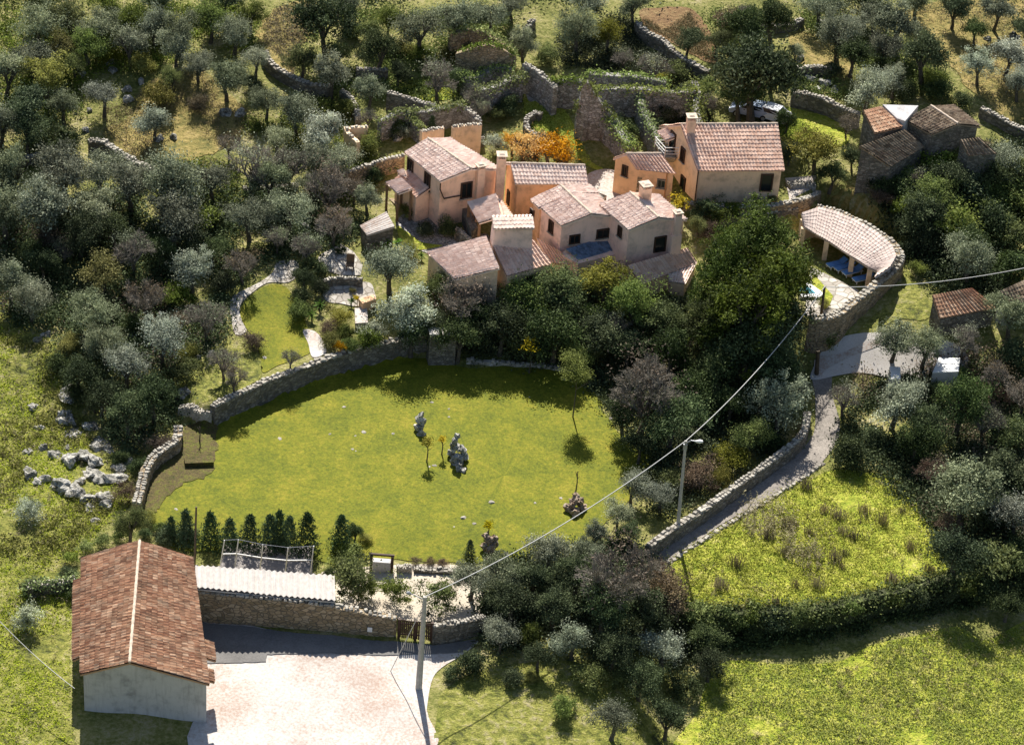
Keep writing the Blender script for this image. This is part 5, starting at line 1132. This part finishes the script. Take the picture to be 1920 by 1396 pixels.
Z['round the hillside olive clearing'] = "olive 243 84 80;olive 480 112 62;olive 372 126 54;olive 425 150 74;silver 195 180 74;olive 118 200 66;yellow 86 146 95;dark 58 205 90;ybush 295 182 66;silver 290 232 62;dbush 110 268 88;olive 500 192 62;rust 375 198 46;dark 50 250 70;bush 110 275 60;ybush 210 110 50;ybush 270 120 50;green 320 150 46;dbush 470 160 40"
Z['in the wide olive belt left of the village'] = "olive 118 328 115;olive 190 325 105;olive 245 345 105;olive 325 350 130;bare 470 300 120;olive 75 392 125;olive 165 390 90;olive 325 410 110;ivybush 390 412 74;olive 468 408 84;olive 400 340 80;olive 555 215 72;silver 606 250 84;bare 545 300 100;bare 612 345 110;olive 505 345 80;olive 640 300 70;olive 545 395 85;bare 625 415 90;olive 690 375 55;bare 575 455 80;olive 20 330 90;olive 10 400 100;olive 590 300 70;bare 430 265 60;olive 520 260 55;bare 665 350 60;olive 580 350 60;bare 520 440 70"
Z['in the shaded scrub west of the upper garden'] = "rust 100 450 66;dark 150 445 80;dark 215 430 70;bare 250 460 100;yellow 190 512 92;silver 360 514 72;bare 455 490 80;olive 58 568 74;olive 172 586 92;bare 275 555 95;bush 330 560 58;olive 195 648 78;silver 302 640 86;silver 236 690 84;dark 290 748 90;bare 388 590 100;bare 420 670 80;rust 470 640 50;dbush 110 680 56;dark 150 705 70;dark 240 780 84;dark 190 745 70;olive 20 530 80;bush 340 700 60;ybush 350 665 46;dark 80 500 60;dark 300 470 60;dark 400 470 60;rust 330 600 50;ybush 130 650 50;dbush 330 500 50;dbush 250 610 50;bare 120 460 60;dbush 420 530 56;rust 300 560 46;dbush 60 470 70;dark 360 450 60;dbush 140 740 50;bare 440 705 60;bare 545 668 46"
Z['above the roofless ruins at the top centre'] = "dark 612 50 110;green 689 62 50;green 728 38 62;dark 709 96 84;olive 786 55 92;olive 860 38 90;olive 920 32 70;green 566 114 72;green 632 104 60;olive 622 140 84;olive 692 170 70;dark 746 140 46;bare 822 140 90;bush 692 272 54;bush 1025 105 44;olive 982 82 58;olive 1083 56 84;yellow 1140 64 66;bare 1225 118 84;dark 1290 80 56;olive 1190 15 60;olive 650 10 70;olive 960 10 60;olive 1100 8 70;ybush 760 90 40;dbush 880 90 50;bare 1170 105 50;bush 1270 140 50;dbush 1285 175 50;bare 1330 190 44;dark 860 150 50;bare 890 180 60;dbush 950 185 40;ybush 1240 148 30;dbush 660 60 50;bush 655 205 40;bare 690 215 50;dbush 745 240 50;ybush 840 100 40;bush 790 100 40"
Z['on the slope at the photo\'s top right'] = "olive 1575 66 90;silver 1600 55 56;olive 1680 46 92;olive 1642 36 66;olive 1663 92 68;dark 1735 108 92;dark 1600 104 76;silver 1628 168 88;olive 1678 150 64;silver 1838 126 66;silver 1892 104 74;silver 1912 160 60;olive 1492 98 34;dark 1790 22 60;dark 1830 60 46;green 1345 78 56;dark 1450 40 80;dark 1400 55 80;olive 1540 12 70;dark 1620 10 70;olive 1720 5 60;olive 1870 20 70;rust 1370 40 50;dbush 1760 170 60;dbush 1800 190 50;dbush 1560 130 40;bare 1590 232 50;dbush 1700 175 50;bush 1750 150 50;dark 1930 60 60;dbush 1660 130 60;bare 1400 20 50"
Z['in the overgrown slope right of the village lane'] = "yellow 1532 285 84;ivybush 1742 310 96;bush 1800 300 84;olive 1885 308 84;dbush 1690 348 74;green 1750 368 84;dbush 1820 355 92;bush 1890 372 84;dbush 1722 420 84;ivybush 1790 425 92;dbush 1860 418 92;bush 1905 450 74;olive 1820 488 88;dbush 1745 455 64;dark 1560 330 54;rust 1650 370 50;dbush 1700 470 50;green 1920 330 80;ivybush 1770 395 70;bare 1720 330 60;dbush 1900 500 80;dbush 1640 330 50;ybush 1700 300 50;ivybush 1850 390 70;dark 1780 340 80;dark 1860 330 80;dark 1740 400 80;dark 1820 460 80;ivybush 1880 430 60;bush 1700 390 56;rust 1830 280 50;ybush 1660 300 40;dark 1600 300 40;dbush 1655 348 60;dbush 1640 316 50;bush 1690 318 56;ivybush 1735 320 50;ivybush 1705 335 60;dbush 1740 300 50;bush 1830 300 50;dbush 1625 320 44;ivybush 1940 400 80;bush 1720 505 40"
Z['along the lane at the photo\'s right side'] = "olive 1898 594 84;olive 1678 640 76;olive 1736 650 84;bare 1812 632 80;bare 1586 738 86;silver 1680 755 104;dark 1800 765 110;bare 1868 700 84;bare 1850 780 90;dbush 1600 856 84;barer 1750 880 92;olive 1812 918 130;silver 1908 968 86;ivybush 1872 1062 96;dark 1795 1040 110;dbush 1880 880 84;silver 1462 768 112;green 1408 822 76;ybush 1372 856 70;rust 1312 896 84;silver 1500 735 50;bush 1260 900 60;silver 1240 930 64;silver 1185 915 60;olive 1160 965 66;dark 1740 790 80;dbush 1900 820 80;bush 1760 740 60;dark 1720 830 74;bare 1920 740 80;dbush 1940 900 80;dbush 1900 660 70;dbush 1640 820 50;bush 1540 632 56;rust 1340 860 50;dbush 1440 830 60;dbush 1860 980 90;barer 1780 980 70;dark 1930 1060 90;ivybush 1830 1090 60;dbush 1420 800 60;ybush 1350 895 50;dbush 1700 720 50;bush 1790 700 50;barer 1880 740 60"
Z['between the village and the lawn'] = "silver 732 505 92;silver 762 582 96;bare 870 560 120;green 1050 548 110;yellow 1130 536 92;green 1188 566 96;green 985 570 100;dark 1240 610 84;dark 940 620 90;dark 860 635 90;dark 1040 635 100;dark 1120 625 90;bare 1210 720 190;green 1085 672 60;yellow 1105 662 46;bare 866 484 62;dark 1180 650 80;dark 900 600 80;dark 985 635 80;bare 1150 610 80;green 820 540 66;olive 850 532 70;dark 1260 660 90;dark 1170 780 70;dark 1260 790 110;dark 1200 840 60;bush 905 560 50;dark 800 600 60;bare 930 540 60;dbush 1290 820 60;green 1085 600 70;yellow 1040 530 50;dark 772 622 84;olive 960 560 60;bush 1150 590 50;bare 1280 640 50;dark 1300 740 80;rust 1225 655 46;dark 1060 600 80"
Z['beside the pool terrace'] = "laurel 1345 535 125;laurel 1425 505 160;laurel 1484 530 100;laurel 1330 610 110;laurel 1405 590 180;dark 1400 640 150;dark 1465 605 110;dark 1350 690 110;dark 1450 700 110;rust 1330 435 50;green 1310 425 36;laurel 1385 480 110;dark 1420 750 80;ybush 1545 570 26;dark 1370 760 70"
Z['in the garden beds left of the village'] = "palm 600 572 40;palm 585 590 36;bush 560 585 50;palm 660 565 30;ybush 640 600 44;palm 703 452 44;palm 725 452 44;palm 745 455 36;palm 765 460 36;ybush 620 640 40;orange 640 650 30;bush 690 640 56;sbush 700 620 50;dbush 560 560 50;dbush 600 540 40;bush 650 625 40;dbush 590 500 50;rust 620 615 40;dark 570 520 44;dbush 640 470 20;palm 678 318 30;palm 735 312 44;gold 787 372 30;bush 820 390 30;dbush 800 430 40;dbush 840 430 50;ybush 770 470 40;bush 770 395 40;bush 660 650 40;gold 670 560 16;dbush 720 480 40;ybush 660 545 16;palm 790 478 30;dbush 700 330 44"
Z['among the village houses and ruins'] = "orange 985 274 80;orange 1032 278 84;orange 962 266 50;orange 1062 292 50;sbush 928 272 52;gold 1275 385 38;sbush 1405 330 46;dark 1418 150 150;dark 1390 180 90;dark 1450 130 80;rust 1000 300 50;yellow 1258 352 16;dbush 1340 362 40;dbush 1320 395 60;bush 1340 405 50;bush 1370 395 40;ybush 1290 405 24;dark 1480 290 36;orange 1050 288 40;rust 1020 262 36;bush 1300 215 40;dbush 1250 200 60;dbush 1160 245 60;dbush 1230 240 50;ivybush 1330 170 50;dbush 1420 385 30;bush 1210 325 14;dark 1380 120 80;bush 1450 375 26;dark 1475 230 40;ybush 1000 135 26;dbush 950 200 50;bush 930 215 40;bare 900 200 60;sbush 760 250 40"
Z['round the gravel court and the barn'] = "shrubtree 655 1095 78;bush 652 1050 56;shrubtree 692 1106 46;shrubtree 741 1113 58;shrubtree 828 1121 58;bush 640 1025 40;dark 665 1000 36;ybush 683 1010 24;dbush 315 1005 46;dbush 350 1000 36;green 243 985 70;rust 300 835 50;dbush 262 878 46;rust 240 925 50;dbush 225 860 40;ivybush 195 1015 40;ivybush 160 1025 36;ivybush 230 1005 36;dbush 128 1075 40;sbush 55 1165 60;sbush 52 960 50;dbush 140 1110 36;bush 440 1012 20;bush 300 990 30;rust 780 1052 24;rust 805 1054 24;rust 830 1054 24;ybush 275 970 36;dbush 620 1075 30;dbush 60 1100 40;ivybush 135 1045 30;dbush 270 1000 34"
Z['in the dark thicket in front of the lawn'] = "olive 885 1086 84;olive 943 1078 86;olive 1030 1036 86;bare 1160 1065 200;dark 1080 1080 90;dark 960 1130 90;dark 1040 1140 90;dark 1130 1150 100;dark 1210 1150 90;rust 1245 1110 90;rust 1260 1140 60;dark 1000 1095 80;silver 937 1196 66;green 997 1190 46;silver 1074 1203 72;silver 1245 1215 88;dbush 880 1250 66;dbush 850 1262 40;dark 1150 1220 80;dark 1010 1230 60;bush 1100 1270 60;dark 1320 1200 70;dark 1330 1250 60;olive 1115 1000 60;bush 1160 1275 50;dark 1200 1280 70;dbush 1280 1190 60;ybush 1000 1268 30;dbush 1290 1290 60;dark 1180 1000 50;barer 1240 1070 70;dbush 930 1140 60;olive 1100 1040 60;dbush 960 1270 40;olive 1150 1350 80;bush 1060 1330 60;dark 1250 1350 80;bare 1130 1100 120"
Z['along the ivy covered wall below the meadow'] = "ivybush 1320 1151 60;dbush 1365 1158 56;ivybush 1410 1154 54;dbush 1455 1161 60;ivybush 1500 1151 54;dbush 1545 1151 56;ivybush 1590 1138 50;dbush 1630 1134 54;ivybush 1672 1121 50;dbush 1712 1121 60;dbush 1760 1111 64;ivybush 1805 1096 64;dbush 1850 1106 70;dbush 1905 1096 80;dark 1890 1136 60;dbush 1340 1186 60;dbush 1400 1186 50"
for zone, s in Z.items():
    for e in s.split(';'):
        k, x, y, wq = e.split(); plant(k, float(x), float(y), float(wq), zone)
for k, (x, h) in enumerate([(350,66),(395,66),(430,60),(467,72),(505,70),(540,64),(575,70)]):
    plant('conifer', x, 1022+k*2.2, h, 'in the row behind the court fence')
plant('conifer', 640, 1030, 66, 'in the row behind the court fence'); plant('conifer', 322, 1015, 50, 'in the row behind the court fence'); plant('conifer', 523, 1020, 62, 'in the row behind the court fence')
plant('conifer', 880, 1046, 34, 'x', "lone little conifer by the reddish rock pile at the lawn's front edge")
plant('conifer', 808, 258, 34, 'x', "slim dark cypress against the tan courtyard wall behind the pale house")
def sapling(px, py, h, kind, s, lab):
    b = G(px, py); root = empty("young_tree", tuple(b), lab, "young tree"); mb = MB(); mb.tube([Vector((0, 0, -.1)), Vector((.05, 0, h*.5)), Vector((0, 0, h))], [.07, .05, .03], 6)
    for k in range(5): a = k*1.3; mb.tube([Vector((0, 0, h*(.6+.07*k))), Vector((math.cos(a)*s*.6, math.sin(a)*s*.6, h*(.8+.07*k)))], [.03, .01], 5)
    me = bpy.data.meshes.new("trunk"); me.from_pydata(mb.v, [], mb.f); me.materials.append(M['bark']); link("trunk", me, root)
    if kind: link("crown", PRO[kind][1], root, (0, 0, h), (s, s, s*.8))
sapling(800, 866, 1.9, 'gold', .75, "small yellow topped sapling standing left of the tall rock pile"); sapling(828, 852, 1.5, 'gold', .5, "smaller yellow topped sapling touching the tall rock pile's left side")
sapling(1079, 925, 2.2, None, .3, "thin bare sapling rising from the right-hand reddish rock pile"); sapling(915, 1000, .8, 'gold', .6, "yellow leaved plant on top of the front reddish rock pile")
sapling(992, 700, 2.8, 'gold', 1.1, "golden young tree in front of the dark trees at the lawn's back"); sapling(1074, 782, 4.6, 'green', 1.9, "slender tall tree standing on the lawn before the big bare tree")
sapling(374, 828, 1.5, None, .4, "tiny dark sapling on the worn grass at the lawn's left end")

# labels that count each kind inside its place, from the left
from collections import defaultdict
grp = defaultdict(list)
for it in PLACED:
    if not it[5]: grp[(it[4], it[2])].append(it)
for (txt, zone), L in grp.items():
    L.sort(key=lambda q: q[3])
    for k, it in enumerate(L):
        if len(L) == 1: it[0]['label'] = f"the only {txt} {zone}"
        elif k == len(L)-1: it[0]['label'] = f"rightmost {txt} {zone}"
        elif k == 0: it[0]['label'] = f"leftmost {txt} {zone}"
        else: it[0]['label'] = f"{txt} {zone}, {od(k)} from left"
        it[0]['group'] = (txt+'s '+zone)

# ------------------------------------------------------------------ undergrowth, weeds and grass: stuff
def scatter(name, px, n, per, spread, leaf, mname, aspect=.6, up=.5, zsc=.5, seed=1, avoid=None, zoff=.1, lo=.4):
    r = np.random.default_rng(seed); poly = [(p.x, p.y) for p in (G(*q) for q in px)]; xs = [p[0] for p in poly]; ys = [p[1] for p in poly]
    x = r.uniform(min(xs), max(xs), n*3); y = r.uniform(min(ys), max(ys), n*3); k = inpoly(x, y, poly)
    for a in (avoid or []): k &= ~inpoly(x, y, [(p.x, p.y) for p in (G(*q) for q in a)])
    k &= (vnoise(x+200, y+200, 4, seed+5)+.5) > lo
    x = x[k][:n]; y = y[k][:n]; s = spread*(.5+r.random(len(x))); t = .5+.25*r.normal(size=len(x))
    i = np.repeat(np.arange(len(x)), per); o = r.normal(size=(len(i), 3))*s[i][:, None]; o[:, 2] = np.abs(o[:, 2])*zsc
    X = x[i]+o[:, 0]; Y = y[i]+o[:, 1]; C = np.stack([X, Y, Hv(X, Y)+o[:, 2]+zoff], 1)
    V, F, T = leaves(C, leaf, t[i]+.12*r.normal(size=len(i)), aspect, up, seed)
    o = bpy.data.objects.new(name, npmesh(name, V, F, M[mname], T)); col.objects.link(o); tag(o, kind='stuff'); return o
WEST = [(-10,360),(500,360),(640,380),(700,440),(600,470),(500,500),(430,540),(420,640),(340,680),(330,780),(240,860),(200,800),(110,700),(110,630),(-10,600)]
scatter("undergrowth", WEST, 2600, 34, .55, .22, 'L_dark', seed=3, lo=.25)
scatter("undergrowth", [(-10,10),(480,10),(470,130),(380,120),(250,200),(190,250),(200,290),(-10,330)], 800, 34, .5, .2, 'L_green', seed=4, lo=.4)
scatter("undergrowth", [(460,170),(700,200),(700,380),(300,380),(300,310),(430,270),(470,220)], 550, 30, .45, .2, 'L_green', seed=5, lo=.45)
scatter("undergrowth", [(600,20),(960,20),(965,120),(965,220),(820,190),(640,190),(560,120)], 750, 30, .45, .2, 'L_green', seed=6, lo=.45)
scatter("undergrowth", [(1040,20),(1190,40),(1320,140),(1330,240),(1200,270),(1110,230),(1060,140)], 900, 30, .45, .2, 'L_dark', seed=7, lo=.4)
scatter("undergrowth", [(1330,20),(1560,20),(1720,90),(1800,190),(1500,180),(1340,130)], 700, 28, .45, .2, 'L_green', seed=8, lo=.55)
scatter("undergrowth", [(1640,310),(1930,270),(1930,620),(1760,540),(1700,480),(1660,420)], 1600, 36, .6, .24, 'L_dark', seed=9, lo=.2)
scatter("undergrowth", [(820,530),(1280,560),(1470,560),(1490,690),(1480,840),(1240,980),(1200,930),(1225,860),(1120,740),(1060,690),(870,670)], 1900, 36, .55, .22, 'L_dark', seed=10, lo=.2)
scatter("undergrowth", [(1640,720),(1930,660),(1930,1090),(1790,1100),(1730,960),(1640,890),(1575,860),(1590,780)], 1700, 34, .55, .22, 'L_dark', seed=11, lo=.25)
scatter("undergrowth", [(900,1060),(1180,1010),(1230,1060),(1290,1160),(1320,1230),(1180,1270),(1060,1230),(900,1220)], 1100, 34, .5, .22, 'L_dark', seed=12, lo=.2)
scatter('undergrowth', [(-10,620),(60,640),(110,680),(140,760),(230,880),(210,950),(130,1060),(60,1060),(-10,1040)], 420, 26, .35, .18, 'L_yel', seed=16, lo=.5)
scatter('undergrowth', [(1300,1160),(1500,1160),(1760,1110),(1930,1085),(1930,1120),(1760,1150),(1560,1200),(1320,1230)], 900, 30, .4, .2, 'L_dark', seed=17, lo=.1)
scatter("dry_scrub", WEST, 900, 30, .5, .16, 'L_rust', seed=13, lo=.5)
scatter("dry_scrub", [(1600,700),(1930,640),(1930,1090),(1790,1100),(1730,960),(1640,890)], 600, 30, .5, .16, 'L_rust', seed=14, lo=.5)
scatter("garden_plants", [(560,540),(610,575),(700,590),(740,620),(620,665),(590,620)], 330, 26, .35, .16, 'L_yel', seed=15, lo=.4)
for k, pz in enumerate([[(1262,1045),(1340,1000),(1430,940),(1500,905),(1560,882),(1640,888),(1690,905),(1745,985),(1775,1090),(1700,1112),(1560,1144),(1420,1156),(1310,1150),(1285,1120)], [(1350,1246),(1570,1243),(1700,1198),(1790,1178),(1850,1203),(1940,1168),(1960,1420),(1300,1420)], [(-10,610),(110,650),(120,720),(180,800),(230,880),(240,950),(135,1060),(130,1400),(-10,1400)]]):
    scatter("meadow_grass", pz, (3200, 4200, 1800)[k], 12, .3, .15, 'L_grass', .5, 1.2, .3, 20+k, lo=.25, zoff=.02)
    scatter("dry_weeds", pz, 260, 14, .12, .2, 'L_dry', .22, -.6, 2.2, 30+k, lo=.5)
scatter("dry_weeds", [(1380,960),(1500,920),(1600,930),(1700,980),(1620,1080),(1460,1110)], 260, 30, .2, .26, 'L_dry', .2, -.8, 2.6, 35, lo=.5)
for k, pz in enumerate([[(200,200),(420,110),(500,220),(440,300),(300,330),(180,290)], [(480,60),(520,15),(590,0),(600,50),(560,90),(550,140)], [(1560,20),(1940,10),(1940,235),(1810,160),(1720,90)], [(985,165),(1050,200),(1105,300),(1050,290),(985,215)], [(1460,200),(1592,245),(1585,272),(1466,255)], [(1205,18),(1290,15),(1345,120),(1208,48)]]):
    scatter("hill_grass", pz, 900, 12, .2, .15, 'L_grass' if k in (3, 4) else 'L_dry', .4, -.2, .5, 40+k, lo=.4, zoff=.02)
for k, pz in enumerate([[(1945,0),(2150,0),(2150,1080),(1945,1060)], [(-230,-20),(-25,-20),(-25,600),(-230,600)], [(-230,-110),(2150,-110),(2150,-5),(-230,-5)]]):
    scatter("distant_scrub", pz, (700, 600, 900)[k], 60, .8, .3, 'L_olive' if k else 'L_dark', seed=70+k, lo=.35, zsc=1.5)
scatter("fallen_branches", [(1800,830),(1930,790),(1930,900),(1830,900)], 240, 14, .4, .5, 'L_dry', .1, 1.0, .5, 60, lo=.3)
WD = []
for q in range(3):
    r = np.random.default_rng(500+q); n = 90; x = r.normal(size=n)*.35; y = r.normal(size=n)*.35; h = .4+r.random(n)*.8; a = r.random(n)*6.28; dx = np.cos(a)*.022; dy = np.sin(a)*.022; lx = r.normal(size=n)*.1; ly = r.normal(size=n)*.1
    V = np.stack([np.stack([x-dx, y-dy, h*0], 1), np.stack([x+dx, y+dy, h*0], 1), np.stack([x+lx+dx, y+ly+dy, h], 1), np.stack([x+lx-dx, y+ly-dy, h], 1)], 1).reshape(-1, 3)
    WD.append(npmesh("weed_clump", V, np.arange(4*n).reshape(-1, 4), M['L_dry'], np.full(4*n, .4)))
wd = [(1475,990),(1490,985),(1515,1000),(1570,970),(1582,1040),(1565,1050),(1578,1065),(1470,1040),(1492,1098),(1655,980),(1705,1030),(1740,1070),(1455,1130),(1510,915),(1580,1000),(1670,1090),(1600,1010),(1545,960),(1440,1010),(1620,960),(1380,1060),(1350,1100),(1530,1100),(1690,960)]
wd.sort()
for q, (x, y) in enumerate(wd):
    g = G(x, y); o = bpy.data.objects.new("weed_clump", WD[q % 3]); col.objects.link(o); o.location = g; sc_ = rnd.uniform(.4, .85); o.scale = (sc_, sc_, sc_*1.1); o.rotation_euler = (0, 0, q)
    tag(o, f"dry brown weed clump standing in the bright meadow, {od(q)} counting from the left", "weeds", "dry weed clumps in the meadow")
print("PLANTS", len(PLACED), "OBJECTS", len(bpy.data.objects))
